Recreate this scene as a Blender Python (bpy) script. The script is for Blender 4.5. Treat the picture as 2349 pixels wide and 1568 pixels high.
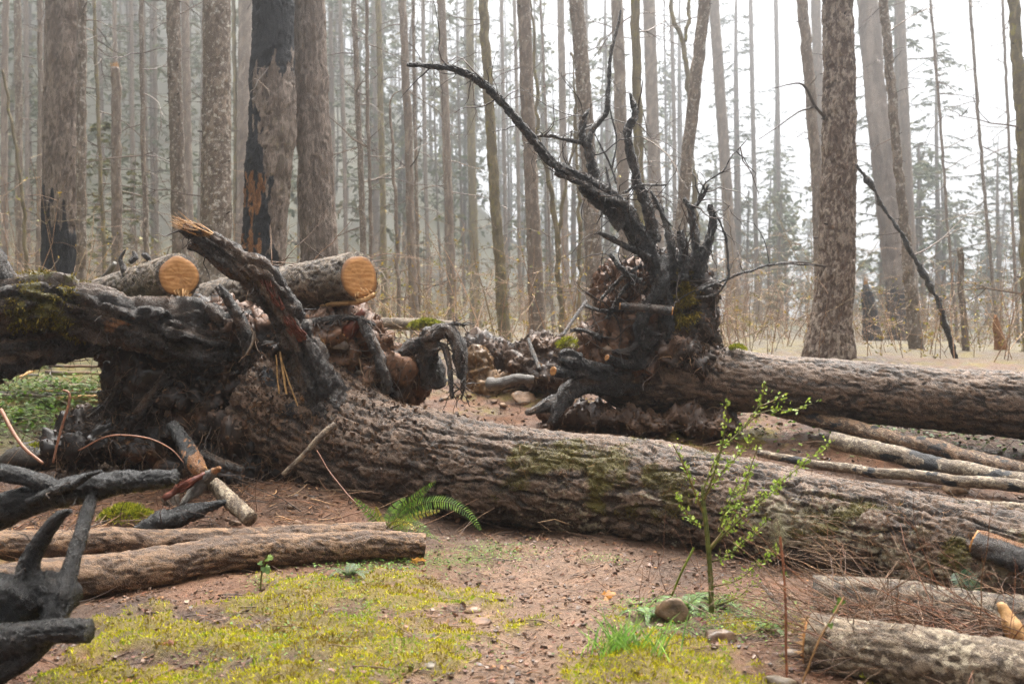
import bpy, math, time
import numpy as np
from mathutils import Matrix, Vector

T0 = time.time()
for o in list(bpy.data.objects):
    bpy.data.objects.remove(o)
scn = bpy.context.scene
COL = scn.collection

# ------------------------------------------------------------------ camera, sky, sun, exposure
CAMZ, FPX = 1.6, 2284.0
cd = bpy.data.cameras.new('camera'); cam = bpy.data.objects.new('camera', cd); COL.objects.link(cam)
cam.location = (0, 0, CAMZ); cam.rotation_euler = (math.radians(90), 0, 0)
cd.lens = 35; cd.sensor_width = 36; cd.clip_start = .05; cd.clip_end = 2000
cd.dof.use_dof = True; cd.dof.focus_distance = 8.3; cd.dof.aperture_fstop = 2.4
scn.camera = cam

SUN_EL, SUN_AZ = 68, 20
w = bpy.data.worlds.new('World'); scn.world = w; w.use_nodes = True
wt = w.node_tree; wt.nodes.clear()
sky = wt.nodes.new('ShaderNodeTexSky'); sky.sky_type = 'NISHITA'; sky.sun_disc = False
sky.sun_elevation = math.radians(SUN_EL); sky.sun_rotation = math.radians(SUN_AZ)
sky.air_density = 1.0; sky.dust_density = 6.0; sky.ozone_density = 1.0
mx = wt.nodes.new('ShaderNodeMix'); mx.data_type = 'RGBA'; mx.inputs[0].default_value = .88
mx.inputs[7].default_value = (2.85, 2.87, 2.9, 1)          # even cloud cover in front of the clear sky
bg = wt.nodes.new('ShaderNodeBackground'); bg.inputs['Strength'].default_value = .10
wo = wt.nodes.new('ShaderNodeOutputWorld')
wt.links.new(sky.outputs[0], mx.inputs[6]); wt.links.new(mx.outputs[2], bg.inputs[0]); wt.links.new(bg.outputs[0], wo.inputs[0])
ld = bpy.data.lights.new('sun', 'SUN'); ld.energy = 1.5; ld.angle = math.radians(50); ld.color = (1, .96, .9)
sun = bpy.data.objects.new('sun', ld); COL.objects.link(sun)
sun.rotation_euler = (math.radians(90 - SUN_EL), 0, math.radians(180 - SUN_AZ)); sun.location = (0, 0, 60)
vs = scn.view_settings; vs.view_transform = 'Standard'; vs.look = 'None'; vs.exposure = 3.5; vs.gamma = 1; vs.use_curve_mapping = False
cy = scn.cycles
cy.use_denoising = True; cy.denoising_prefilter = 'NONE'; cy.max_bounces = 5; cy.diffuse_bounces = 3; cy.glossy_bounces = 2; cy.transmission_bounces = 2
cy.volume_bounces = 0; cy.transparent_max_bounces = 4; cy.caustics_reflective = False; cy.caustics_refractive = False
cy.use_adaptive_sampling = True; cy.adaptive_threshold = .012
HAZE = .0060

# ------------------------------------------------------------------ numpy noise
U = np.uint32
def h3(ix, iy, iz, s):
    n = ix.astype(np.int64) * 374761393 + iy.astype(np.int64) * 668265263 + iz.astype(np.int64) * 1440662683 + s * 974634777
    n = (n & 0xffffffff).astype(U)
    n ^= n >> U(13); n *= U(1274126177); n ^= n >> U(16); n *= U(2246822519); n ^= n >> U(15)
    return n.astype(np.float64) / 4294967296.0
def vnoise(Q, s=0):
    Q = np.asarray(Q, float); i = np.floor(Q).astype(np.int64); f = Q - i; f = f * f * f * (f * (f * 6 - 15) + 10)
    r = 0
    for a in (0, 1):
        for b in (0, 1):
            for c in (0, 1):
                wgt = (f[:, 0] if a else 1 - f[:, 0]) * (f[:, 1] if b else 1 - f[:, 1]) * (f[:, 2] if c else 1 - f[:, 2])
                r = r + wgt * h3(i[:, 0] + a, i[:, 1] + b, i[:, 2] + c, s)
    return r * 2 - 1
def fbm(Q, o=4, s=0, g=.5):
    r = 0; a = 1; Q = np.asarray(Q, float)
    for k in range(o):
        r = r + a * vnoise(Q, s + k * 17); Q = Q * 2.03 + 3.7; a *= g
    return r
def worley(Q, s=0):
    i = np.floor(Q).astype(np.int64); n = len(Q)
    F1 = np.full(n, 9.); F2 = np.full(n, 9.); idd = np.zeros(n)
    for a in (-1, 0, 1):
        for b in (-1, 0, 1):
            for c in (-1, 0, 1):
                x, y, z = i[:, 0] + a, i[:, 1] + b, i[:, 2] + c
                px = x + h3(x, y, z, s + 1) - Q[:, 0]; py = y + h3(x, y, z, s + 2) - Q[:, 1]; pz = z + h3(x, y, z, s + 3) - Q[:, 2]
                d = px * px + py * py + pz * pz
                nw = d < F1
                F2 = np.where(nw, F1, np.minimum(F2, d)); F1 = np.where(nw, d, F1); idd = np.where(nw, h3(x, y, z, s + 4), idd)
    return np.sqrt(F1), np.sqrt(F2), idd
def sst(a, b, x):
    t = np.clip((x - a) / (b - a), 0, 1); return t * t * (3 - 2 * t)
def unit(v):
    return v / np.maximum(np.linalg.norm(v, axis=-1, keepdims=True), 1e-9)
def R(seed): return np.random.default_rng(seed)

# ------------------------------------------------------------------ terrain height and picture-to-place
_ty = np.array([-60, 0, 8.6, 9.6, 11, 12.5, 14, 18, 30, 60, 120, 400.]); _tz = np.array([0, 0, 0, .08, .28, .55, .85, 1.25, 1.6, 2.4, 5, 14.])
_yy = np.linspace(-60, 400, 4601); _zz = np.interp(_yy, _ty, _tz); _k = np.hanning(17); _k /= _k.sum()
_zz = np.convolve(np.pad(_zz, 8, mode='edge'), _k, 'valid')
BUMPS = [(.62, 4.75, .55, .10), (-1.1, 5.2, .7, .05), (-2.2, 9.2, .8, .22), (-3.8, 9.4, .9, .15), (.9, 12.3, .7, .12), (-4.4, 6.8, .8, .10), (3.6, 5.3, .8, -.04), (.1, 8.6, .5, -.06)]
def H(x, y):
    x = np.atleast_1d(np.asarray(x, float)); y = np.atleast_1d(np.asarray(y, float))
    z = np.interp(y, _yy, _zz)
    far = sst(16, 60, y)
    z = z + far * (-.03 * np.clip(x, -60, 60))
    z = z + 88 * sst(85, 250, y) * sst(.14, -.34, x / np.maximum(y, 1)) * (1 + .06 * vnoise(np.stack([x / 30, y / 30, x * 0], 1), 4))
    for cx, cy_, r, h in BUMPS:
        z = z + h * np.exp(-((x - cx) ** 2 + (y - cy_) ** 2) / (r * r))
    Q = np.stack([x, y, x * 0], 1)
    z = z + .05 * fbm(Q / 1.3, 3, 5) * sst(4, 9, y) + .018 * fbm(Q / .35, 3, 6)
    z = z + sst(8.8, 10.5, y) * .03 * fbm(Q / .16, 2, 7)
    return z
def P(x, y, d): return np.array([(x - 1174.5) * d / FPX, d, CAMZ - (y - 784.) * d / FPX])
def G(x, y, lo=3.5, hi=60):
    """place on the ground seen at picture point x,y"""
    ds = np.geomspace(lo, hi, 500); X = (x - 1174.5) * ds / FPX; Z = CAMZ - (y - 784.) * ds / FPX
    below = np.nonzero(Z < H(X, ds))[0]
    i = below[0] if len(below) else len(ds) - 1
    return np.array([X[i], ds[i], H(X[i], ds[i])[0]])

# ------------------------------------------------------------------ mesh helpers
def mk(name, V, quads=None, tris=None, mat=None, parent=None, smooth=True, attrs=None, cols=None, loc=None):
    V = np.asarray(V, float)
    if loc is not None: V = V - np.asarray(loc)
    me = bpy.data.meshes.new(name)
    q = np.zeros((0, 4), int) if quads is None else np.asarray(quads, int)
    t = np.zeros((0, 3), int) if tris is None else np.asarray(tris, int)
    me.vertices.add(len(V)); me.vertices.foreach_set('co', V.astype(np.float32).ravel())
    me.loops.add(q.size + t.size); me.loops.foreach_set('vertex_index', np.concatenate([q.ravel(), t.ravel()]).astype(np.int32))
    me.polygons.add(len(q) + len(t))
    ls = np.concatenate([np.arange(len(q)) * 4, q.size + np.arange(len(t)) * 3]).astype(np.int32)
    me.polygons.foreach_set('loop_start', ls)
    me.update(calc_edges=True)
    me.polygons.foreach_set('use_smooth', np.full(len(q) + len(t), smooth))
    for k, a in (attrs or {}).items():
        me.attributes.new(k, 'FLOAT', 'POINT').data.foreach_set('value', np.asarray(a, np.float32))
    if cols is not None:
        c = np.ones((len(V), 4), np.float32); c[:, :3] = cols
        me.attributes.new('col', 'FLOAT_COLOR', 'POINT').data.foreach_set('color', c.ravel())
    if mat is not None: me.materials.append(mat)
    o = bpy.data.objects.new(name, me); COL.objects.link(o)
    if loc is not None and parent is None: o.location = loc
    if parent is not None:
        o.parent = parent
        if loc is None: o.matrix_parent_inverse = Matrix.Translation(parent.location).inverted()
        else: o.location = np.asarray(loc) - np.asarray(parent.location)
    return o
def thing(name, label, cat, loc, group=None):
    o = bpy.data.objects.new(name, None); COL.objects.link(o); o.location = loc; o.empty_display_size = .2
    return tag(o, label, cat, group)
def tag(o, label, cat, group=None):
    o['label'] = label; o['category'] = cat
    if group: o['group'] = group
    return o
def stuff(o, label=None, cat=None):
    o['kind'] = 'stuff'
    if label: o['label'] = label
    if cat: o['category'] = cat
    return o
def cat(parts):
    Vs, Fs, n = [], [], 0
    for V, F in parts:
        Vs.append(V); Fs.append(F + n); n += len(V)
    return np.concatenate(Vs), np.concatenate(Fs)
def crom(A, step):
    A = np.asarray(A, float)
    if len(A) == 2: A = np.array([A[0], A[0] * .67 + A[1] * .33, A[0] * .33 + A[1] * .67, A[1]])
    B = np.vstack([2 * A[0] - A[1], A, 2 * A[-1] - A[-2]]); out = []
    for i in range(1, len(B) - 2):
        t = np.linspace(0, 1, 24, endpoint=False)[:, None]
        p0, p1, p2, p3 = B[i - 1], B[i], B[i + 1], B[i + 2]
        out.append(.5 * (2 * p1 + (p2 - p0) * t + (2 * p0 - 5 * p1 + 4 * p2 - p3) * t ** 2 + (3 * p1 - p0 - 3 * p2 + p3) * t ** 3))
    C = np.vstack(out + [A[-1:]])
    s = np.concatenate([[0], np.cumsum(np.linalg.norm(np.diff(C[:, :3], axis=0), axis=1))])
    n = max(4, int(s[-1] / step)); u = np.linspace(0, s[-1], n)
    return np.stack([np.interp(u, s, C[:, k]) for k in range(C.shape[1])], 1), u
def px(spec):
    """rows of picture x, y, distance, width in picture px -> rows X, Y, Z, radius"""
    return np.array([[*P(x, y, d), w_ * d / FPX / 2] for x, y, d, w_ in spec])
def tube(spec, seg=16, step=.05, style='smooth', amp=.0, sc=.1, seed=0, lobes=.08, wob=0., stretch=3., world=False, flare=None, close=True, fine=0):
    A = np.asarray(spec, float) if world else px(spec)
    C, S = crom(A, step); pts, rad = C[:, :3], np.maximum(C[:, 3], .002)
    if wob:
        pts = pts + wob * np.stack([fbm(np.stack([S / .35, S * 0 + seed, S * 0 + k * 7.3], 1), 2, seed + k) for k in range(3)], 1)
    T = unit(np.gradient(pts, axis=0)); n = len(pts)
    a = np.cross(T[0], [0, 0, 1.]); a = np.cross(T[0], [1., 0, 0]) if np.linalg.norm(a) < .2 else a
    As = np.zeros((n, 3)); a = a / np.linalg.norm(a)
    for i in range(n):
        a = a - T[i] * (a @ T[i]); a /= np.linalg.norm(a); As[i] = a
    Bs = np.cross(T, As); th = np.arange(seg) / seg * 2 * math.pi
    D = np.cos(th)[None, :, None] * As[:, None] + np.sin(th)[None, :, None] * Bs[:, None]
    Q = np.stack([np.cos(th)[None] * rad[:, None], np.sin(th)[None] * rad[:, None], np.repeat(S[:, None], seg, 1)], 2).reshape(-1, 3) + seed * 3.17
    rr = np.repeat(rad, seg)
    d = lobes * rr * fbm(Q / np.maximum(rad.mean() * 1.6, .02), 2, seed + 9)
    pid = .5 + .5 * vnoise(Q / (sc * 2), seed)
    if style == 'plates':
        Qw = Q / [sc, sc, sc * stretch] + .45 * np.stack([fbm(Q / [sc * 1.5, sc * 1.5, sc * 2.5], 2, seed + 20 + k) for k in range(3)], 1)
        F1, F2, pid = worley(Qw, seed)
        if fine:
            G1, G2, pd2 = worley(Q / [sc * fine, sc * fine, sc * fine * 2.6] + .5 * np.stack([fbm(Q / sc, 2, seed + 50 + k) for k in range(3)], 1), seed + 60); d += amp * .45 * (sst(0, .35, G2 - G1) - .6 + .8 * (pd2 - .5)); pid = .45 * pid + .55 * pd2
        d += amp * (sst(0, .30, F2 - F1) - .65) + amp * .5 * (pid - .5) * sst(0, .3, F2 - F1) + amp * .38 * fbm(Q / [sc * .4, sc * .4, sc * .8], 3, seed + 31)
    elif style == 'bark':
        Qw = Q / [sc, sc, sc * stretch] + .55 * np.stack([fbm(Q / [sc * 2.2, sc * 2.2, sc * 5], 3, seed + 20 + k) for k in range(3)], 1)
        r1 = np.abs(vnoise(Qw, seed)); r2 = np.abs(vnoise(Qw * [1.9, 1.9, 2.3] + 5, seed + 5)); ff = sc * (fine or .45)
        G1, G2, pd2 = worley(Q / [ff, ff, ff * 2.2] + .5 * np.stack([fbm(Q / sc, 2, seed + 50 + k) for k in range(3)], 1), seed + 60)
        d += amp * (.55 - .95 * (1 - sst(0, .24, r1)) - .5 * (1 - sst(0, .22, r2)) + .32 * (pd2 - .5) - .22 * (1 - sst(0, .22, G2 - G1))) + amp * .22 * fbm(Q / [ff * .5, ff * .5, ff], 2, seed + 31)
        pid = .62 * pd2 + .38 * np.clip(r1 * 2.2, 0, 1)
    elif style == 'furrow':
        Qw = Q / [sc, sc, sc * stretch] + .35 * np.stack([fbm(Q / [sc * 2, sc * 2, sc * 3], 2, seed + 20 + k) for k in range(3)], 1)
        rg = np.abs(vnoise(Qw, seed)); d += amp * (sst(0, .45, rg) - .6) + amp * .3 * fbm(Q / [sc * .3, sc * .3, sc], 2, seed + 31); pid = .5 + .5 * vnoise(Qw * .7, seed + 3)
    elif amp:
        d += amp * fbm(Q / sc, 4, seed)
    V = (pts[:, None] + D * (rr + d).reshape(n, seg)[:, :, None]).reshape(-1, 3)
    i, j = np.meshgrid(np.arange(n - 1), np.arange(seg), indexing='ij'); j2 = (j + 1) % seg
    F = np.stack([i * seg + j, i * seg + j2, (i + 1) * seg + j2, (i + 1) * seg + j], -1).reshape(-1, 4)
    tris = None
    if close:
        c0, c1 = len(V), len(V) + 1; V = np.vstack([V, pts[:1], pts[-1:]]); k = np.arange(seg); k2 = (k + 1) % seg
        tris = np.vstack([np.stack([k2, k, k * 0 + c0], 1), np.stack([(n - 1) * seg + k, (n - 1) * seg + k2, k * 0 + c1], 1)])
        pid = np.concatenate([pid, [.5, .5]]); S2 = np.concatenate([np.repeat(S, seg), [0, S[-1]]])
    else: S2 = np.repeat(S, seg)
    return dict(V=V, F=F, tris=tris, pid=pid, S=S2, L=S[-1], pts=pts, rad=rad, T=T, D=D.reshape(-1, 3))
def tube_obj(name, t, mat, parent=None, attrs=None, **k):
    at = {'pid': t['pid']}; at.update(attrs or {})
    return mk(name, t['V'], t['F'], t['tris'], mat, parent, attrs=at, **k)
def strands(paths, radii, seg=3):
    M, K, _ = paths.shape; T = unit(np.gradient(paths, axis=1))
    ref = np.where(np.abs(T[..., 2:3]) > .85, np.array([1., 0, 0]), np.array([0, 0, 1.]))
    A = unit(np.cross(T, ref)); B = np.cross(T, A); th = np.arange(seg) / seg * 2 * math.pi
    V = paths[:, :, None] + radii[:, :, None, None] * (np.cos(th)[None, None, :, None] * A[:, :, None] + np.sin(th)[None, None, :, None] * B[:, :, None])
    m, k, s = np.meshgrid(np.arange(M), np.arange(K - 1), np.arange(seg), indexing='ij'); s2 = (s + 1) % seg; b = m * K * seg
    F = np.stack([b + k * seg + s, b + k * seg + s2, b + (k + 1) * seg + s2, b + (k + 1) * seg + s], -1).reshape(-1, 4)
    return V.reshape(-1, 3), F
def wander(st, dr, L, K, rng, wig=.25, droop=0.):
    st = np.asarray(st, float); M = len(st); d = unit(np.asarray(dr, float)); L = np.broadcast_to(np.asarray(L, float), (M,)); out = [st]; p = st
    for k in range(K - 1):
        p = p + d * (L / (K - 1))[:, None]; out.append(p)
        d = unit(d + wig * rng.normal(size=(M, 3)) + np.array([0, 0, -droop]))
    return np.stack(out, 1)
def taper(M, K, r0, r1=.25):
    return np.broadcast_to(np.asarray(r0, float), (M,))[:, None] * np.linspace(1, r1, K)[None]
def leafq(c, u, v):
    """leaf-shaped quads: base c, length vector u, half-width vector v"""
    V = np.stack([c, c + u * .45 + v, c + u, c + u * .45 - v], 1).reshape(-1, 3)
    return V, np.arange(len(V)).reshape(-1, 4)
def rcols(n, per, palette, rng, var=.25):
    p = np.asarray(palette, float); c = p[rng.integers(0, len(p), n)] * (1 + var * rng.uniform(-1, 1, (n, 1)))
    return np.repeat(c, per, 0)
def on_mesh(V, F, n, rng):
    """random points with normals on quad faces"""
    a, b, c, d = V[F[:, 0]], V[F[:, 1]], V[F[:, 2]], V[F[:, 3]]
    nr = np.cross(c - a, d - b); ar = np.linalg.norm(nr, axis=1); i = rng.choice(len(F), n, p=ar / ar.sum())
    s, t = rng.random((n, 1)), rng.random((n, 1))
    return (a[i] * (1 - s) + b[i] * s) * (1 - t) + (d[i] * (1 - s) + c[i] * s) * t, unit(nr[i])
_CV = np.array([[-1, -1, -1], [1, -1, -1], [1, 1, -1], [-1, 1, -1], [-1, -1, 1], [1, -1, 1], [1, 1, 1], [-1, 1, 1]]) * .6
_CF = np.array([[3, 2, 1, 0], [4, 5, 6, 7], [0, 1, 5, 4], [1, 2, 6, 5], [2, 3, 7, 6], [3, 0, 4, 7]])
def crumbs(c, size, rng, flat=1.):
    """irregular little six-sided lumps"""
    n = len(c); V = _CV[None] * rng.uniform(.45, 1.25, (n, 8, 1)) * np.asarray(size).reshape(-1, 1, 1)
    V = V * rng.uniform(.6, 1.4, (n, 1, 3)); V[..., 2] *= flat
    a = rng.uniform(0, 6.28, n); ca, sa = np.cos(a)[:, None], np.sin(a)[:, None]
    V = np.stack([V[..., 0] * ca - V[..., 1] * sa, V[..., 0] * sa + V[..., 1] * ca, V[..., 2]], -1)
    tl = rng.normal(0, .35, (n, 2)); V[..., 2] += V[..., 0] * tl[:, :1] * flat + V[..., 1] * tl[:, 1:] * flat
    V = V + c[:, None]; F = (_CF[None] + 8 * np.arange(n)[:, None, None]).reshape(-1, 4)
    return V.reshape(-1, 3), F

# ------------------------------------------------------------------ materials
def base_mat(name, rough=.6):
    m = bpy.data.materials.new(name); m.use_nodes = True; nt = m.node_tree; b = nt.nodes['Principled BSDF']
    b.inputs['Roughness'].default_value = rough
    return m, nt, b
def nz(nt, scale, detail=6, rough=.6, vec=None):
    n = nt.nodes.new('ShaderNodeTexNoise'); n.inputs['Scale'].default_value = scale; n.inputs['Detail'].default_value = detail; n.inputs['Roughness'].default_value = rough
    if vec is not None: nt.links.new(vec, n.inputs['Vector'])
    return n.outputs['Fac']
def attr(nt, name, color=False):
    n = nt.nodes.new('ShaderNodeAttribute'); n.attribute_name = name
    return n.outputs['Color'] if color else n.outputs['Fac']
def mth(nt, op, a, b=None, c=None):
    n = nt.nodes.new('ShaderNodeMath'); n.operation = op
    for i, v in enumerate((a, b, c)):
        if v is None: continue
        if isinstance(v, (int, float)): n.inputs[i].default_value = v
        else: nt.links.new(v, n.inputs[i])
    return n.outputs[0]
def mapr(nt, v, a, b, c=0., d=1.):
    n = nt.nodes.new('ShaderNodeMapRange'); n.inputs[1].default_value = a; n.inputs[2].default_value = b; n.inputs[3].default_value = c; n.inputs[4].default_value = d
    nt.links.new(v, n.inputs[0]); return n.outputs[0]
def mix(nt, f, a, b, mode='MIX'):
    n = nt.nodes.new('ShaderNodeMix'); n.data_type = 'RGBA'; n.blend_type = mode
    for i, v in ((0, f), (6, a), (7, b)):
        if isinstance(v, (int, float)): n.inputs[i].default_value = v
        elif isinstance(v, tuple): n.inputs[i].default_value = (*v[:3], 1)
        else: nt.links.new(v, n.inputs[i])
    return n.outputs[2]
def bump(nt, b, h, strength=.5, dist=.01):
    n = nt.nodes.new('ShaderNodeBump'); n.inputs['Strength'].default_value = strength; n.inputs['Distance'].default_value = dist
    nt.links.new(h, n.inputs['Height']); nt.links.new(n.outputs[0], b.inputs['Normal'])
def pos(nt): return nt.nodes.new('ShaderNodeNewGeometry').outputs['Position']
def bark_mat(name, c1, c2, c3, rough=(.35, .6), scale=9, lich=0., lichc=(.42, .43, .38), lscale=16, mossc=(.09, .085, .012), zs=1., bumpd=.012, spec=.5, cut=(.50, .80), k=1.):
    c1, c2, c3, lichc, mossc = ((q[0] * k * (1.16 if k < 1 else 1), q[1] * k, q[2] * k * (.80 if k < 1 else 1)) for q in (c1, c2, c3, lichc, mossc))
    m, nt, b = base_mat(name); p = pos(nt)
    if zs != 1:
        v = nt.nodes.new('ShaderNodeVectorMath'); v.operation = 'MULTIPLY'; v.inputs[1].default_value = (1, 1, zs); nt.links.new(p, v.inputs[0]); p = v.outputs[0]
    n1, n2, n3 = nz(nt, scale, 8, .7, p), nz(nt, scale * 6, 6, .72, p), nz(nt, 1.1, 3, .5, p)
    c = mix(nt, mapr(nt, mth(nt, 'ADD', mth(nt, 'MULTIPLY', n1, .5), mth(nt, 'MULTIPLY', n2, .5)), .40, .60), c1, c2)
    c = mix(nt, mapr(nt, mth(nt, 'ADD', attr(nt, 'pid'), mth(nt, 'MULTIPLY', mth(nt, 'SUBTRACT', n2, .5), 1.6)), *cut), c, c3)
    c = mix(nt, mapr(nt, n3, .35, .68, .0, .35), c, tuple(x * .55 for x in c2))
    lf = attr(nt, 'lich'); n4 = nz(nt, lscale, 4, .62, p)
    lm = mapr(nt, mth(nt, 'ADD', n4, mth(nt, 'MULTIPLY', lf, .3)), .62 - .12 * lich, .67 - .12 * lich)
    if not lich: lm = mth(nt, 'MULTIPLY', lm, mapr(nt, lf, 0, .1))
    c = mix(nt, mth(nt, 'MULTIPLY', lm, .85), c, lichc)
    mm = mapr(nt, mth(nt, 'ADD', attr(nt, 'moss'), mth(nt, 'MULTIPLY', mth(nt, 'SUBTRACT', n2, .5), 1.0)), .45, .62)
    c = mix(nt, mm, c, mix(nt, n1, mossc, tuple(x * 1.7 for x in mossc)))
    wd = mapr(nt, mth(nt, 'ADD', attr(nt, 'wood'), mth(nt, 'MULTIPLY', mth(nt, 'SUBTRACT', n2, .5), .5)), .45, .6)
    c = mix(nt, wd, c, mix(nt, mapr(nt, n2, .36, .64), (.10, .032, .010), (.40, .18, .055)))
    ch = mapr(nt, mth(nt, 'ADD', attr(nt, 'char'), mth(nt, 'MULTIPLY', mth(nt, 'SUBTRACT', n1, .5), .7)), .45, .55)
    c = mix(nt, ch, c, (.012, .012, .014))
    nt.links.new(c, b.inputs['Base Color']); nt.links.new(mapr(nt, n1, .3, .7, *rough), b.inputs['Roughness'])
    b.inputs['Specular IOR Level'].default_value = spec
    bump(nt, b, mth(nt, 'ADD', n2, mth(nt, 'MULTIPLY', n1, 1.2)), .9, bumpd * 1.6)
    return m
def col_mat(name, rough=.55, var=20, spec=.4, trans=0., wet=None, bd=.004, k=1.):
    m, nt, b = base_mat(name, rough); p = pos(nt); n1 = nz(nt, var, 6, .65, p)
    c = mix(nt, mapr(nt, n1, .3, .7, 0, 1), mix(nt, 1., attr(nt, 'col', True), (.46 * k, .41 * k, .36 * k), 'MULTIPLY'), mix(nt, 1., attr(nt, 'col', True), (1.65 * k, 1.42 * k, 1.2 * k), 'MULTIPLY'))
    nt.links.new(c, b.inputs['Base Color']); b.inputs['Specular IOR Level'].default_value = spec
    if wet: nt.links.new(mapr(nt, nz(nt, wet[0], 4, .6, p), .4, .62, wet[1], wet[2]), b.inputs['Roughness'])
    if bd: bump(nt, b, nz(nt, var * 3, 5, .6, p), .6, bd)
    if trans:
        t = nt.nodes.new('ShaderNodeBsdfTranslucent'); nt.links.new(c, t.inputs[0]); ms = nt.nodes.new('ShaderNodeMixShader'); ms.inputs[0].default_value = trans
        out = nt.nodes['Material Output']; nt.links.new(b.outputs[0], ms.inputs[1]); nt.links.new(t.outputs[0], ms.inputs[2]); nt.links.new(ms.outputs[0], out.inputs[0])
    return m
def flat_mat(name, c1, c2, rough=.6, scale=20, bd=.006, spec=.4):
    m, nt, b = base_mat(name, rough); p = pos(nt); n1 = nz(nt, scale, 7, .65, p)
    nt.links.new(mix(nt, mapr(nt, n1, .32, .68), c1, c2), b.inputs['Base Color']); b.inputs['Specular IOR Level'].default_value = spec
    bump(nt, b, n1, .8, bd); return m
def cutwood_mat():
    m, nt, b = base_mat('cut_wood', .5); tc = nt.nodes.new('ShaderNodeTexCoord').outputs['Object']
    wv = nt.nodes.new('ShaderNodeTexWave'); wv.wave_type = 'RINGS'; wv.rings_direction = 'Z'; wv.inputs['Scale'].default_value = 11; wv.inputs['Distortion'].default_value = 1.6; wv.inputs['Detail'].default_value = 2
    nt.links.new(tc, wv.inputs['Vector'])
    sw = nt.nodes.new('ShaderNodeTexWave'); sw.wave_type = 'BANDS'; sw.bands_direction = 'Y'; sw.inputs['Scale'].default_value = 7; sw.inputs['Distortion'].default_value = 9; sw.inputs['Detail'].default_value = 3; sw.inputs['Detail Scale'].default_value = .6
    nt.links.new(tc, sw.inputs['Vector'])
    n = nz(nt, 9, 5, .6, tc)
    c = mix(nt, mapr(nt, n, .3, .7), (.33, .135, .032), (.45, .21, .062))
    c = mix(nt, mth(nt, 'MULTIPLY', mapr(nt, wv.outputs['Fac'], .45, .8), .22), c, (.26, .095, .022))
    c = mix(nt, mth(nt, 'MULTIPLY', mapr(nt, sw.outputs['Fac'], .5, .9), .4), c, (.62, .35, .14))
    ln = nt.nodes.new('ShaderNodeVectorMath'); ln.operation = 'LENGTH'; nt.links.new(tc, ln.inputs[0]); c = mix(nt, mapr(nt, mth(nt, 'ADD', ln.outputs['Value'], mth(nt, 'MULTIPLY', n, .05)), .205, .235, 0, .75), c, (.15, .062, .022)); c = mix(nt, mapr(nt, ln.outputs['Value'], .03, .0, 0, .5), c, (.2, .08, .025))
    sp = nz(nt, 6, 4, .6, tc); c = mix(nt, mapr(nt, sp, .56, .68, 0, .55), c, (.20, .09, .035))
    nt.links.new(c, b.inputs['Base Color']); bump(nt, b, n, .5, .006); return m

M = {}
M['bark_main'] = bark_mat('bark_main', (.026, .018, .014), (.085, .060, .046), (.27, .20, .160), (.26, .52), 11, lich=0, lichc=(.42, .41, .34), lscale=24, mossc=(.095, .085, .012), cut=(.40, .74), k=0.62)
M['bark_second'] = bark_mat('bark_second', (.026, .018, .014), (.085, .058, .042), (.27, .195, .148), (.26, .5), 12, cut=(.40, .74), k=0.6)
M['bark_cut'] = bark_mat('bark_cut', (.035, .027, .021), (.10, .078, .060), (.28, .235, .19), (.3, .58), 15, lich=.05, lichc=(.42, .40, .33), lscale=26, cut=(.42, .76), k=0.68)
M['bark_thin'] = bark_mat('bark_thin', (.050, .030, .019), (.14, .088, .056), (.34, .23, .15), (.33, .6), 16, lich=.0, lichc=(.45, .38, .30), lscale=30, cut=(.42, .78), k=0.72)
M['bark_pale'] = bark_mat('bark_pale', (.070, .054, .042), (.17, .135, .105), (.34, .295, .24), (.35, .62), 14, lich=.15, lichc=(.48, .46, .40), lscale=26, cut=(.42, .76), k=0.8)
M['bark_furrow'] = bark_mat('bark_furrow', (.11, .080, .060), (.235, .175, .135), (.32, .25, .20), (.6, .85), 7, zs=.2, bumpd=.03)
M['bark_lichen'] = bark_mat('bark_lichen', (.095, .068, .048), (.20, .15, .112), (.29, .225, .17), (.6, .85), 9, lich=.45, lichc=(.46, .42, .36), lscale=14)
M['bark_plain'] = bark_mat('bark_plain', (.12, .088, .066), (.22, .165, .125), (.30, .235, .18), (.6, .85), 8, lich=.15, lichc=(.40, .36, .30), lscale=12)
M['bark_brown'] = bark_mat('bark_brown', (.075, .043, .026), (.18, .115, .076), (.38, .30, .23), (.5, .75), 9, zs=.4, bumpd=.02)
M['bark_mossy'] = bark_mat('bark_mossy', (.105, .080, .045), (.19, .15, .085), (.25, .20, .11), (.6, .8), 7, lich=.3, lichc=(.22, .19, .04), lscale=7)
M['root'] = bark_mat('root_bark', (.012, .0085, .0065), (.045, .030, .021), (.17, .115, .08), (.13, .42), 22, spec=.75, bumpd=.02, cut=(.46, .80), k=0.62)
M['root_dark'] = bark_mat('root_dark', (.0065, .0055, .005), (.020, .015, .012), (.075, .055, .042), (.12, .38), 24, spec=.75, bumpd=.02, cut=(.48, .84), k=0.7)
M['char'] = bark_mat('charred_wood', (.004, .004, .0045), (.010, .010, .011), (.050, .046, .046), (.14, .42), 18, spec=.6, bumpd=.010, cut=(.55, 1.0), k=0.6)
M['soil'] = flat_mat('soil', (.050, .026, .014), (.125, .066, .036), .8, 7, .03)
M['soil_dark'] = flat_mat('soil_dark', (.018, .012, .009), (.062, .035, .021), .55, 6, .03)
M['splinter'] = flat_mat('splintered_wood', (.30, .15, .05), (.52, .31, .13), .6, 30)
M['redwood'] = flat_mat('red_inner_bark', (.055, .014, .008), (.17, .045, .022), .45, 22)
M['greywood'] = bark_mat('grey_dead_wood', (.10, .085, .07), (.16, .14, .12), (.24, .22, .19), (.35, .6), 12)
M['cut'] = cutwood_mat()
M['col'] = col_mat('mixed_litter', .5, 25, wet=(3, .35, .7), k=.68)
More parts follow.
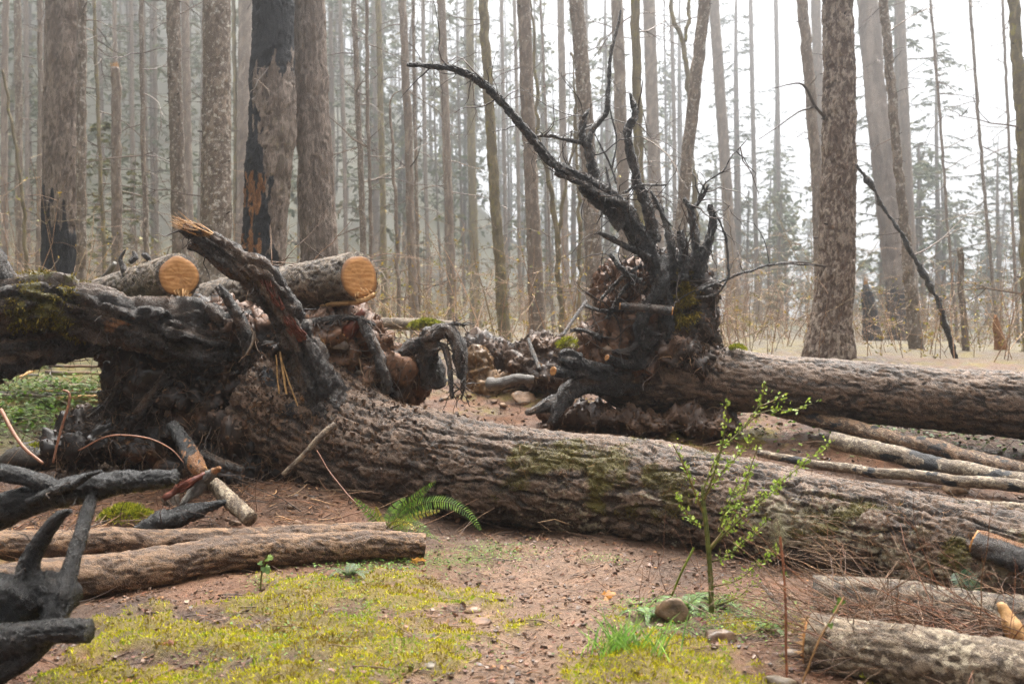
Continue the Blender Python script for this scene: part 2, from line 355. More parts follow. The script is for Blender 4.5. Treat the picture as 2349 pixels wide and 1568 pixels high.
M['leaf'] = col_mat('leaf', .45, 30, trans=.35, bd=0)
M['needle'] = col_mat('needle', .6, 2, trans=.25, bd=0)
M['twig'] = col_mat('twig', .5, 30, bd=.002)
M['moss'] = col_mat('moss', .8, 30, trans=.3, bd=0, spec=.15)
M['stone'] = col_mat('stone', .45, 14, wet=(4, .25, .6), bd=.01, k=.75)
def ground_mat():
    m, nt, b = base_mat('ground', .7); p = pos(nt); n1, n2, n3 = nz(nt, 5, 8, .7, p), nz(nt, 45, 6, .7, p), nz(nt, 140, 3, .6, p)
    g = attr(nt, 'col', True)
    c = mix(nt, mapr(nt, n1, .3, .7), mix(nt, 1., g, (.40, .35, .30), 'MULTIPLY'), mix(nt, 1., g, (1.2, 1.04, .90), 'MULTIPLY'))
    c = mix(nt, mapr(nt, n2, .5, .68, 0, .55), c, (.20, .135, .09)); c = mix(nt, mapr(nt, n2, .48, .32, 0, .6), c, (.035, .022, .016))
    nt.links.new(c, b.inputs['Base Color']); nt.links.new(mapr(nt, n1, .35, .65, .38, .8), b.inputs['Roughness'])
    b.inputs['Specular IOR Level'].default_value = .35
    bump(nt, b, mth(nt, 'ADD', n2, mth(nt, 'MULTIPLY', n3, .5)), .9, .02); return m
M['ground'] = ground_mat()

# ------------------------------------------------------------------ ground
def mossmask(x, y):
    Q = np.stack([x, y, x * 0 + 2.2], 1)
    n = fbm(Q / .35, 4, 41) * .7 + fbm(Q / .09, 3, 43) * .55
    def blob(cx, cy_, rx, ry): return 1 - np.sqrt(((x - cx) / rx) ** 2 + ((y - cy_) / ry) ** 2)
    m = np.maximum.reduce([blob(-1.15, 5.25, 1.15, .85) * 1.3, blob(-.85, 6.2, .75, .6) * 1.3, blob(.68, 4.75, .55, .62) * 1.6, blob(-1.9, 4.75, .8, .5), blob(-1.3, 5.85, .5, .45) * 1.3,
                           blob(1.6, 5.3, .6, .5) * .35, blob(-4.2, 6.9, .8, .6) * .9, blob(2.5, 12.2, .9, .6), blob(1.4, 11.2, .5, .4)])
    m = np.where(y > 13, np.maximum(m, .35 * sst(-2, -5, x) + .02), m)
    return sst(-.1, .45, m + n - .12)
def graded(lo, hi, d0, grow, c0, c1):
    a = [0.]
    while a[-1] < 400: a.append(a[-1] + d0 * max(1, 1 + grow * max(0, a[-1] - (c1 - c0))))
    return np.array(a)
xs = np.concatenate([np.arange(-6.2, 6.6, .043)]); ex = 6.6 + np.cumsum(.05 * 1.12 ** np.arange(55)); xs = np.concatenate([-(ex[::-1] - .4), xs, ex])
ys = np.arange(3.6, 13, .040); ey = 13 + np.cumsum(.05 * 1.045 ** np.arange(122)); ys = np.concatenate([[-60, -30, -12, -5, 0, 2, 3, 3.4], ys, ey])
gx, gy = np.meshgrid(xs, ys); gxf, gyf = gx.ravel(), gy.ravel(); gz = H(gxf, gyf)
Q2 = np.stack([gxf, gyf, gxf * 0], 1)
near = gyf < 9.3
gz = gz + np.where(gyf < 16, .006 * vnoise(Q2 / .05, 77) + .004 * np.abs(vnoise(Q2 / .028, 78)), 0)
mm = mossmask(gxf, gyf); gz = gz + mm * (.02 + .03 * np.clip(fbm(Q2 / .12, 2, 79), -.6, 1)) * np.where(gyf < 12, 1, 0)
soil = np.array([.165, .088, .050]); pathc = np.array([.215, .145, .102]); humus = np.array([.070, .040, .024]); mossc = np.array([.19, .165, .02]); fl = np.array([.10, .085, .045])
nn = fbm(Q2 / .8, 3, 51)
pm = np.exp(-((gxf - .18 - .03 * (gyf - 5)) / .75) ** 4) * sst(8.6, 7.2, gyf)
colr = humus + (soil - humus) * sst(-.4, .4, nn)[:, None]
colr = colr + (pathc - colr) * pm[:, None]
ps = sst(8.7, 10, gyf)[:, None] * (1 - sst(13, 20, gyf))[:, None]
colr = colr + (np.array([.125, .062, .030]) * (1 + .5 * nn[:, None]) - colr) * ps * .8
colr = colr + (fl - colr) * sst(15, 24, gyf)[:, None]
gl = (sst(-2.9, -4.2, gxf) * sst(10.3, 12, gyf) * sst(26, 18, gyf))[:, None]; colr = colr + (np.array([.075, .10, .02]) - colr) * gl * .8
hl = sst(60, 100, gyf)[:, None]; colr = colr + (np.array([.085, .10, .055]) * (1 + .5 * fbm(Q2 / 5, 3, 58)[:, None]) - colr) * hl
colr = colr + (mossc - colr) * (mm * .85 * (gyf < 40))[:, None]
nx, ny = len(xs), len(ys); i, j = np.meshgrid(np.arange(ny - 1), np.arange(nx - 1), indexing='ij')
Fg = np.stack([i * nx + j, i * nx + j + 1, (i + 1) * nx + j + 1, (i + 1) * nx + j], -1).reshape(-1, 4)
ground = mk('ground', np.stack([gxf, gyf, gz], 1), Fg, None, M['ground'], cols=np.clip(colr, .01, 1)); ground['kind'] = 'structure'

# ------------------------------------------------------------------ helpers for wood things
def cut_face(parent, t, end, seed, name='cut_face', mat=None, tilt=0., splint=0.0, scale=.93):
    """sawn end: a domed disc with an uneven rim across the end of tube t"""
    i = 0 if end == 0 else -1; c = t['pts'][i]; n = -t['T'][0] if end == 0 else t['T'][-1]; r = t['rad'][i]
    seg = 48; rng = R(seed); th = np.arange(seg) / seg * 2 * math.pi
    rim = r * scale * (1 + .035 * np.interp(th, np.linspace(0, 2 * math.pi, 12), np.append(rng.normal(size=11), 0)))
    V = [[0, 0, .012]]; F = []; T = []
    for k, f in enumerate((.35, .7, .93, 1.)):
        for q in range(seg): V.append([math.cos(th[q]) * rim[q] * f, math.sin(th[q]) * rim[q] * f, .012 - (.012 if k == 3 else 0) + .002 * rng.normal()])
    for q in range(seg): T.append([0, 1 + q, 1 + (q + 1) % seg])
    for k in range(3):
        for q in range(seg):
            a, b = 1 + k * seg + q, 1 + k * seg + (q + 1) % seg; F.append([a, a + seg, b + seg, b])
    z = Vector(n); x = Vector((0, 0, 1)).cross(z).normalized(); y = z.cross(x)
    o = mk(name, np.array(V), F, T, mat or M['cut'], None)
    mw = Matrix((x, y, z)).transposed().to_4x4(); mw.translation = Vector(c + n * .002)
    o.parent = parent; o.matrix_parent_inverse = Matrix.Translation(parent.location).inverted(); o.matrix_basis = mw
    return o
def splinters(name, parent, c, ax, r, n, L, seed, mat, spread=.25, rad=.008):
    """a tuft of torn wood spikes"""
    rng = R(seed); ax = unit(np.asarray(ax, float)); a = unit(np.cross(ax, [.3, .2, 1.])); b = np.cross(ax, a)
    th = rng.uniform(0, 6.28, n); rr = r * np.sqrt(rng.random(n)); st = c + a * (np.cos(th) * rr)[:, None] + b * (np.sin(th) * rr)[:, None] - ax * .03
    pp = wander(st, ax + spread * rng.normal(size=(n, 3)), L * rng.uniform(.35, 1, n), 4, rng, .06)
    V, F = strands(pp, taper(n, 4, rad * rng.uniform(.5, 1.4, n), .08), 4)
    return mk(name, V, F, None, mat, parent, smooth=False)
def stone_mesh(r, seed, n=30, facets=9):
    rng = R(seed); th, ph = np.meshgrid(np.arange(n) / n * 2 * math.pi, np.linspace(0, math.pi, n // 2 + 1)[1:-1])
    D = np.stack([np.cos(th) * np.sin(ph), np.sin(th) * np.sin(ph), np.cos(ph)], -1).reshape(-1, 3); D = np.vstack([D, [[0, 0, 1], [0, 0, -1]]])
    pl = unit(rng.normal(size=(facets, 3))); off = rng.uniform(.45, .88, facets)
    s = np.min(np.where(D @ pl.T > .05, off / np.maximum(D @ pl.T, .05), 9), axis=1); s = np.minimum(s, 1.) * (1 + .09 * fbm(D * 3, 4, seed))
    V = D * s[:, None] * np.asarray(r); m = n // 2 - 1
    i, j = np.meshgrid(np.arange(m - 1), np.arange(n), indexing='ij'); j2 = (j + 1) % n
    F = np.stack([i * n + j, (i + 1) * n + j, (i + 1) * n + j2, i * n + j2], -1).reshape(-1, 4); k = np.arange(n); k2 = (k + 1) % n
    T = np.vstack([np.stack([k, k2, k * 0 + m * n], 1), np.stack([(m - 1) * n + k2, (m - 1) * n + k, k * 0 + m * n + 1], 1)])
    return V, F, T
def stone(label, p, r, seed, color, facets=9, name='stone', parent=None, sink=.35, rotz=0., group=None, smooth=True):
    V, F, T = stone_mesh(r, seed, 14 if max(r) < .09 else 28, facets); c, s = math.cos(rotz), math.sin(rotz); V = np.stack([V[:, 0] * c - V[:, 1] * s, V[:, 0] * s + V[:, 1] * c, V[:, 2]], 1)
    rng = R(seed + 5); cl = np.asarray(color)[None] * (1 + .25 * fbm(V / max(r) * 2, 2, seed))[:, None]
    loc = np.asarray(p, float) + [0, 0, r[2] * (1 - 2 * sink) if parent is None else 0]
    o = mk(name, V + loc, F, T, M['stone'], parent, smooth=smooth, cols=np.clip(cl, .01, .8), loc=loc)
    if parent is None: tag(o, label, 'stone', group)
    return o
def blob_mesh(blobs, vox, seed, amp=(.10, .045, .02), sc=(.5, .16, .06)):
    """union of ellipsoids given as picture x, y, distance, half-width px, half-height px, half-depth m"""
    Vs, Fs, n0 = [], [], 0; th, ph = np.meshgrid(np.arange(28) / 28 * 2 * math.pi, np.linspace(.02, math.pi - .02, 15)); D = np.stack([np.cos(th) * np.sin(ph), np.sin(th) * np.sin(ph), np.cos(ph)], -1).reshape(-1, 3)
    i, j = np.meshgrid(np.arange(14), np.arange(28), indexing='ij'); F = np.stack([i * 28 + j, (i + 1) * 28 + j, (i + 1) * 28 + (j + 1) % 28, i * 28 + (j + 1) % 28], -1).reshape(-1, 4)
    cap = [list(range(28)), list(range(14 * 28 + 27, 14 * 28 - 1, -1))]; faces = []
    for x, y, d, rx, ry, rd in blobs:
        Vs.append(P(x, y, d) + D * np.array([rx * d / FPX, rd, ry * d / FPX])); faces += [[int(q) + n0 for q in f] for f in F] + [[q + n0 for q in c] for c in cap]; n0 += len(D)
    me = bpy.data.meshes.new('tmp'); me.from_pydata(np.vstack(Vs).tolist(), [], faces); o = bpy.data.objects.new('tmp', me); COL.objects.link(o)
    md = o.modifiers.new('r', 'REMESH'); md.mode = 'VOXEL'; md.voxel_size = vox
    sm = o.modifiers.new('s', 'SMOOTH'); sm.iterations = 4; sm.factor = .5
    ev = o.evaluated_get(bpy.context.evaluated_depsgraph_get()); m2 = ev.to_mesh()
    V = np.zeros(len(m2.vertices) * 3); m2.vertices.foreach_get('co', V); V = V.reshape(-1, 3); Nn = np.zeros(len(V) * 3); m2.vertices.foreach_get('normal', Nn); Nn = Nn.reshape(-1, 3)
    q = np.array([p.vertices[:] for p in m2.polygons if len(p.vertices) == 4]); ev.to_mesh_clear(); bpy.data.objects.remove(o); bpy.data.meshes.remove(me)
    d = sum(a * fbm(V / s, 3, seed + 11 * k) for k, (a, s) in enumerate(zip(amp, sc)))
    d = d - amp[1] * 1.2 * sst(.5, .0, np.abs(vnoise(V / [.22, .22, .6], seed + 71)) * 3)
    return V + Nn * d[:, None], q, Nn
def soil_dress(parent, V, F, seed, ncr, nrt, palette, rootpal, rl=(.08, .35), size=(.006, .028)):
    rng = R(seed); p, n = on_mesh(V, F, ncr, rng); k = p[:, 1] < np.percentile(V[:, 1], 72); p, n = p[k], n[k]
    s = size[0] + (size[1] - size[0]) * rng.random(len(p)) ** 3
    Vc, Fc = crumbs(p + n * s[:, None] * .25, s, rng); stuff(mk('soil_crumbs', Vc, Fc, None, M['col'], parent, smooth=False, cols=rcols(len(p), 8, palette, rng, .5)))
    p, n = on_mesh(V, F, nrt, rng); k = p[:, 1] < np.percentile(V[:, 1], 75); p, n = p[k], n[k]; m = len(p)
    L = rl[0] + (rl[1] - rl[0]) * rng.random(m) ** 2.5
    pp = wander(p - n * .01, n * .8 + rng.normal(0, .45, (m, 3)) + [0, -.15, -.5], L, 5, rng, .36, .28)
    Vr, Fr = strands(pp, taper(m, 5, .0022 + .0075 * rng.random(m) ** 4, .3), 3)
    stuff(mk('fine_roots', Vr, Fr, None, M['twig'], parent, cols=rcols(m, 15, rootpal, rng, .4)))
def root(parent, spec, mat='root', seed=0, name='root', seg=14, amp=.10, wob=.012, style='furrow', step=.03, attrs=None, sc=.06, lobes=.16):
    A = px(spec); r = A[:, 3].mean(); t = tube(A, seg, step, style, amp * r * (2.0 if style == 'furrow' else 1.4), max(sc * .5, r * .42), seed, lobes, wob, 4., world=True)
    return tube_obj(name, t, M[mat], parent, attrs(t) if attrs else None), t
def rootlets(parent, t, n, seed, L=(.1, .4), col=((.016, .013, .011), (.045, .03, .022)), r=.0085, droop=.15, name='fine_roots', up=0.):
    rng = R(seed); i = rng.integers(2, len(t['pts']) - 1, n); st = t['pts'][i]
    L_ = rng.uniform(*L, n); pp = wander(st, rng.normal(size=(n, 3)) + [0, 0, up] + .6 * t['T'][i], L_, 8, rng, .33, droop)
    V, F = strands(pp, taper(n, 8, r * rng.uniform(.4, 1.2, n), .3), 4); return stuff(mk(name, V, F, None, M['twig'], parent, cols=rcols(n, 32, col, rng, .3)))

# ------------------------------------------------------------------ fallen tree in front, with its root plate
fa = thing('fallen_tree', 'huge fallen conifer whose long mossy trunk crosses the path, soil-caked roots upended', 'fallen tree', P(900, 1150, 9.6))
main_spec = [(640, 905, 10.3, 330), (740, 985, 10.05, 300), (850, 1040, 9.75, 262), (1000, 1068, 9.4, 236), (1200, 1095, 8.9, 228), (1400, 1120, 8.45, 228), (1650, 1160, 7.85, 232), (1900, 1213, 7.25, 242), (2150, 1262, 6.7, 250), (2349, 1302, 6.3, 254), (2800, 1392, 5.7, 264)]
t = tube(main_spec, 240, .0115, 'bark', .034, .085, 3, .08, stretch=5.5, fine=.36)
V = t['V']; up = np.concatenate([t['D'][:, 2], [0, 0]]); Ssm = t['S']; nrm = np.vstack([t['D'], [[0, 0, 0]] * 2])
wv = fbm(V / .5, 3, 91)
mossA = .36 * sst(1.6, 3.4, Ssm) * sst(-.75, -.1, up) * sst(-.5, .5, fbm(V / .35, 4, 94)) + sst(-.1, .5, wv + .25) * sst(.95, .35, np.abs(up - .12)) * sst(2.2, 4.2, Ssm) * .40 + .22 * sst(.2, .6, fbm(V / .22, 3, 92)) * sst(1.5, 3, Ssm)
lichA = .62 * sst(2.2, 5.2, Ssm) * sst(.95, .3, up) * sst(-.3, .5, fbm(V / .5, 3, 93))
charA = .55 * sst(1.5, .4, Ssm) * sst(-.3, .6, fbm(V / .4, 3, 95))
tA = t; trunkA = tube_obj('trunk', t, M['bark_main'], fa, {'moss': mossA, 'lich': lichA, 'char': charA * 1.15})
# soil clumps and needles stuck to the root flare
rng = R(11); k = np.nonzero((Ssm < 2.6) & (up > -.1) & (nrm[:, 1] < .4))[0]; kk = rng.choice(k, 2600, p=(2.7 - Ssm[k]) ** 1.5 / ((2.7 - Ssm[k]) ** 1.5).sum())
s = .006 + .03 * rng.random(len(kk)) ** 4; Vc, Fc = crumbs(V[kk], s, rng); stuff(mk('soil_crumbs', Vc, Fc, None, M['col'], fa, smooth=False, cols=rcols(len(kk), 8, [(.10, .06, .035), (.05, .032, .022), (.16, .10, .06)], rng, .4)))
k = np.nonzero((up > .1) & (nrm[:, 1] < .5))[0]; kk = rng.choice(k, 3000); dr = np.cross(nrm[kk], rng.normal(size=(3000, 3)))
pp = wander(V[kk] + nrm[kk] * .004, dr + .1 * nrm[kk], rng.uniform(.02, .07, 3000), 3, rng, .2); Vr, Fr = strands(pp, taper(3000, 3, .0016, .6), 3)
stuff(mk('fallen_needles', Vr, Fr, None, M['twig'], fa, cols=rcols(3000, 9, [(.20, .11, .05), (.13, .07, .035), (.28, .17, .08)], rng, .3)))
# moss fringes on the trunk
k = np.nonzero(mossA > .46)[0]; kk = rng.choice(k, 9000); u = nrm[kk] * .5 + rng.normal(0, .5, (9000, 3)) + [0, 0, -.25]; u = unit(u) * rng.uniform(.008, .028, (9000, 1)); v = unit(np.cross(u, rng.normal(size=u.shape))) * .0035
Vm, Fm = leafq(V[kk], u, v); stuff(mk('moss_fringe', Vm, Fm, None, M['moss'], fa, smooth=False, cols=rcols(9000, 4, [(.085, .08, .014), (.06, .062, .012), (.12, .10, .02)], rng, .3)))

blobsA = [(560, 830, 10.7, 170, 130, .9), (430, 920, 10.5, 185, 120, .8), (690, 810, 10.4, 150, 105, .8), (800, 800, 10.6, 105, 90, .7), (895, 868, 10.4, 85, 65, .5), (745, 930, 10.2, 130, 95, .6),
          (345, 800, 10.6, 110, 62, .5), (600, 1000, 10.3, 200, 85, .8), (270, 1010, 10.3, 165, 52, .7), (640, 745, 10.8, 235, 48, .6), (470, 720, 10.7, 90, 45, .5), (960, 850, 10.5, 40, 60, .35), (540, 1065, 10.0, 150, 40, .6)]
Va, Fa, _ = blob_mesh(blobsA, .036, 101, (.15, .09, .045), (.45, .17, .07))
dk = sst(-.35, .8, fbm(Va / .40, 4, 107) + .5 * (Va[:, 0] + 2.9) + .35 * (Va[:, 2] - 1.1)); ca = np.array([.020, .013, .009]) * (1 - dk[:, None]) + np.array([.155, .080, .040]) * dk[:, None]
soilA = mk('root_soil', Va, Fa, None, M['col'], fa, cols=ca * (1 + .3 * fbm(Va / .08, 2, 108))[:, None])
soil_dress(fa, Va, Fa, 111, 9000, 6800, [(.11, .062, .036), (.06, .036, .022), (.035, .024, .017), (.17, .105, .062)], [(.045, .028, .018), (.10, .06, .035), (.025, .018, .014), (.19, .12, .06)], (.07, .42))
rng = R(12)
for q, (x, y, wpx) in enumerate([(775, 800, 50), (915, 830, 22), (860, 770, 20), (700, 860, 24), (380, 950, 30), (470, 880, 26), (640, 900, 20), (550, 980, 28), (820, 850, 26)]):
    i = np.argmin(np.hypot((Va[:, 0] / Va[:, 1]) * FPX + 1174.5 - x, 784 - (Va[:, 2] - CAMZ) / Va[:, 1] * FPX - y) + 80 * (Va[:, 1] - 9.2)); r = wpx * 10 / FPX / 2
    stone('', Va[i] + [0, .02, 0], (r, r * .8, r * .75), 300 + q, [(.13, .10, .075), (.17, .13, .10), (.10, .085, .07)][q % 3], parent=fa)
# roots: the broken one that reaches up, the arching one on the left, and the rest
o, tr = root(fa, [(790, 1000, 9.75, 130), (735, 905, 9.65, 105), (690, 800, 9.55, 80), (640, 700, 9.45, 70), (590, 635, 9.35, 72), (520, 585, 9.2, 62), (455, 540, 9.1, 40), (418, 520, 9.05, 22)], 'root', 21, seg=56, amp=.20, step=.018, wob=.02, attrs=lambda t: {'wood': .75 * sst(t['L'] - .38, t['L'] - .12, t['S']) * (.4 + .6 * vnoise(t['V'] / [.05, .05, .3], 4)), 'char': .35 * sst(.2, 1.2, t['S'])})
e = tr['pts'][-6]; splinters('broken_tip', o, e, tr['T'][-1], .05, 46, .30, 22, M['splinter'], .10, .009)
splinters('torn_bark', o, tr['pts'][-16] + [0, -.05, .06], tr['T'][-1] + [0, 0, .1], .04, 26, .34, 23, M['splinter'], .16, .006)
rng = R(240)
for k in range(13):
    f = rng.random(); x, y = np.interp(f, [0, .45, 1], [604, 640, 700]) + rng.normal(0, 5), np.interp(f, [0, .45, 1], [648, 700, 782]) + rng.normal(0, 5); c = P(x, y, 9.24 + .12 * f)
    splinters('red_inner_bark', o, c, P(x - 30 + rng.normal(0, 12), y - 55, 9.2) - c, .035, 7, rng.uniform(.07, .2), 241 + k, M['redwood'], .12, .011)
root(fa, [(530, 600, 9.2, 30), (480, 578, 9.15, 26), (432, 562, 9.1, 12)], 'root', 25, seg=16)
rootlets(fa, tr, 70, 26, (.1, .4), up=-.6)
o, tl = root(fa, [(560, 790, 10.2, 150), (450, 775, 9.95, 150), (340, 752, 9.8, 118), (230, 720, 9.7, 108), (120, 700, 9.6, 112), (20, 712, 9.5, 118), (-90, 760, 9.4, 120), (-180, 900, 9.3, 110), (-220, 1080, 9.2, 90)], 'root', 31, seg=84, amp=.20, step=.014, wob=.03, sc=.05,
             attrs=lambda t: {'moss': 1.1 * np.exp(-((t['V'][:, 0] + 4.42) / .26) ** 2) * sst(-.9, .5, fbm(t['V'] / .15, 3, 33)), 'wood': .7 * np.exp(-(((t['V'][:, 0] - P(285, 740, 9.6)[0]) / .28) ** 2 + ((t['V'][:, 2] - P(0, 745, 9.6)[2]) / .1) ** 2)) * (.6 + .8 * fbm(t['V'] / .1, 2, 34)), 'lich': .0 * t['S']})
k = np.nonzero(np.abs(tl['V'][:, 0] + 4.42) < .3)[0]; kk = rng.choice(k, 3500); nn_ = tl['V'][kk] - tl['pts'][np.clip((tl['S'][kk] / tl['L'] * len(tl['pts'])).astype(int), 0, len(tl['pts']) - 1)]
ms = fbm(tl['V'][kk] / .15, 3, 33) > -.15; kk, nn_ = kk[ms], unit(nn_[ms]); u = unit(nn_ + rng.normal(0, .5, nn_.shape) + [0, 0, -.6]) * rng.uniform(.015, .06, (len(kk), 1)); v = unit(np.cross(u, rng.normal(size=u.shape))) * .006
Vm, Fm = leafq(tl['V'][kk], u, v); stuff(mk('moss_fringe', Vm, Fm, None, M['moss'], o, smooth=False, cols=rcols(len(kk), 4, [(.16, .14, .02), (.10, .10, .015), (.21, .18, .03)], rng, .3)))
rootlets(fa, tl, 240, 32, (.15, .6), r=.008, droop=.28, up=-.8)
o, tl2 = root(fa, [(260, 770, 10.0, 50), (170, 785, 9.8, 72), (60, 805, 9.6, 92), (-60, 850, 9.4, 100), (-150, 960, 9.3, 90)], 'root', 35, seg=36, amp=.18, step=.025, wob=.03)
rootlets(fa, tl2, 130, 36, (.1, .5), r=.007, droop=.25, col=((.06, .035, .02), (.03, .02, .015)))
root(fa, [(60, 700, 9.6, 70), (25, 660, 9.55, 62), (0, 620, 9.5, 50), (-30, 570, 9.5, 36)], 'root_dark', 37, seg=24)
for q, sp in enumerate([
    [(500, 655, 9.7, 16), (540, 712, 9.75, 26), (565, 770, 9.8, 30), (575, 850, 9.9, 30)],
    [(825, 728, 9.9, 18), (853, 783, 9.85, 24), (880, 850, 9.85, 26), (890, 900, 9.9, 24)],
    [(905, 830, 10.1, 36), (940, 800, 10.0, 34), (975, 785, 9.95, 32), (1005, 762, 9.9, 34), (1032, 757, 9.85, 34), (1050, 785, 9.8, 32), (1056, 832, 9.78, 30), (1060, 872, 9.75, 18)],
    [(1000, 880, 10.1, 60), (985, 830, 10.0, 52), (984, 785, 9.95, 44), (985, 752, 9.9, 26)],
    [(1008, 790, 9.85, 12), (1022, 800, 9.8, 14), (1032, 850, 9.75, 13), (1034, 915, 9.72, 8)],
    [(1003, 765, 9.9, 14), (1025, 748, 9.85, 11), (1050, 742, 9.8, 8), (1066, 746, 9.8, 5)],
    [(1043, 770, 9.8, 8), (1062, 830, 9.75, 8), (1064, 890, 9.7, 6), (1058, 915, 9.7, 4)],
    [(690, 745, 9.9, 20), (760, 730, 9.9, 16), (820, 728, 9.9, 10), (860, 745, 9.85, 5)],
    [(560, 860, 9.8, 26), (575, 920, 9.75, 22), (568, 990, 9.7, 14)],
    [(250, 800, 10, 16), (275, 850, 9.9, 14), (250, 920, 9.8, 10), (200, 960, 9.75, 8)],
    [(465, 690, 9.8, 12), (480, 705, 9.75, 26), (510, 740, 9.8, 24)],
    [(620, 870, 9.75, 30), (645, 960, 9.7, 26), (640, 1040, 9.65, 14)],
    [(430, 830, 9.9, 40), (370, 880, 9.8, 30), (310, 960, 9.75, 18)],
]):
    o, tt = root(fa, sp, 'root' if q != 2 else 'root', 40 + q, seg=18, amp=.2, wob=.012)
    rootlets(fa, tt, 22, 60 + q, (.06, .3), droop=.2)
for q, sp in enumerate([[(640, 805, 9.5, 5), (650, 860, 9.48, 6), (665, 930, 9.46, 5), (690, 990, 9.45, 3)], [(632, 812, 9.5, 3), (640, 880, 9.48, 4), (650, 960, 9.46, 3)], [(648, 830, 9.5, 3), (672, 900, 9.45, 4), (700, 975, 9.42, 2)]]):
    tt = tube(sp, 6, .04, wob=.01, seed=80 + q); mk('straw_root', tt['V'], tt['F'], None, M['twig'], fa, cols=np.tile([.40, .27, .12], (len(tt['V']), 1)))
tt = tube([(585, 762, 9.4, 7), (580, 790, 9.35, 7), (566, 815, 9.35, 5)], 6, .03, wob=.015, seed=84); mk('straw_root', tt['V'], tt['F'], None, M['twig'], fa, cols=np.tile([.16, .13, .10], (len(tt['V']), 1)))
# torn red slab of wood standing on the plate
tt = tube([(790, 768, 10.0, 34), (810, 748, 9.95, 30), (834, 712, 9.9, 12)], 10, .03, amp=.012, sc=.03, seed=87); tube_obj('torn_wood', tt, M['redwood'], fa); splinters('splinters', fa, P(788, 775, 9.95), P(770, 800, 9.9) - P(800, 760, 9.95), .06, 20, .2, 88, M['splinter'], .4, .006)
splinters('splinters', fa, P(735, 790, 9.8), P(725, 770, 9.75) - P(735, 795, 9.8), .06, 18, .16, 89, M['splinter'], .4, .007)

# ------------------------------------------------------------------ second fallen tree behind
fb = thing('fallen_tree', 'fallen conifer lying behind the front trunk, its tall black roots clawing at the sky', 'fallen tree', P(1500, 1000, 12.2))
spec2 = [(1370, 868, 12.6, 70), (1440, 868, 12.5, 150), (1530, 862, 12.35, 158), (1640, 868, 12.2, 146), (1762, 880, 12.0, 130), (2000, 900, 11.7, 138), (2349, 930, 11.2, 148), (2800, 968, 10.7, 152)]
t = tube(spec2, 130, .018, 'bark', .026, .07, 7, .05, stretch=7, fine=.42)
mv = t['V']; tube_obj('trunk', t, M['bark_second'], fb, {'moss': .8 * np.exp(-((mv[:, 0] - P(1530, 0, 12.2)[0]) / .12) ** 2) * sst(.9, 1.3, mv[:, 2]) * .6}); tB = t
rng = R(13); D2 = np.vstack([t['D'], [[0, 0, 0]] * 2]); k = np.nonzero((t['S'] < 1.6) & (D2[:, 2] > 0))[0]; kk = rng.choice(k, 1800); s = .008 + .035 * rng.random(1800) ** 4
Vc, Fc = crumbs(mv[kk], s, rng); stuff(mk('soil_crumbs', Vc, Fc, None, M['col'], fb, smooth=False, cols=rcols(1800, 8, [(.09, .055, .034), (.045, .03, .022), (.15, .095, .06)], rng, .4)))
blobsB = [(1480, 770, 12.5, 110, 110, .6), (1440, 700, 12.6, 70, 100, .5), (1560, 690, 12.6, 60, 110, .45), (1395, 790, 12.3, 76, 66, .5), (1500, 640, 12.6, 75, 70, .45), (1590, 770, 12.5, 55, 60, .5), (1415, 660, 12.4, 50, 64, .4), (1530, 820, 12.3, 130, 50, .6)]
Vb, Fb, _ = blob_mesh(blobsB, .036, 201, (.12, .08, .04), (.4, .15, .06)); xb = Vb[:, 0]
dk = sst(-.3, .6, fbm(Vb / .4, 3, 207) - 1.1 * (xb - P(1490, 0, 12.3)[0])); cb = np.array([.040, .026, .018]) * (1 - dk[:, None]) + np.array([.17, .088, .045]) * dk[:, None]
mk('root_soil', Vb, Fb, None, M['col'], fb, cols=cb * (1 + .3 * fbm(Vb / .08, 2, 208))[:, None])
soil_dress(fb, Vb, Fb, 211, 5000, 3400, [(.11, .062, .036), (.06, .036, .022), (.035, .024, .017), (.19, .125, .08)], [(.07, .043, .027), (.11, .066, .04), (.035, .024, .018), (.17, .105, .05)], (.06, .3))
for q, (x, y, wpx) in enumerate([(1395, 800, 34), (1365, 765, 18), (1430, 705, 22), (1400, 660, 20), (1435, 680, 18), (1455, 812, 26), (1375, 720, 14)]):
    i = np.argmin(np.hypot((Vb[:, 0] / Vb[:, 1]) * FPX + 1174.5 - x, 784 - (Vb[:, 2] - CAMZ) / Vb[:, 1] * FPX - y) + 80 * (Vb[:, 1] - 11.2)); r = wpx * 12 / FPX / 2
    stone('', Vb[i], (r, r * .8, r * .75), 330 + q, [(.20, .15, .11), (.17, .12, .085), (.22, .17, .13)][q % 3], parent=fb)
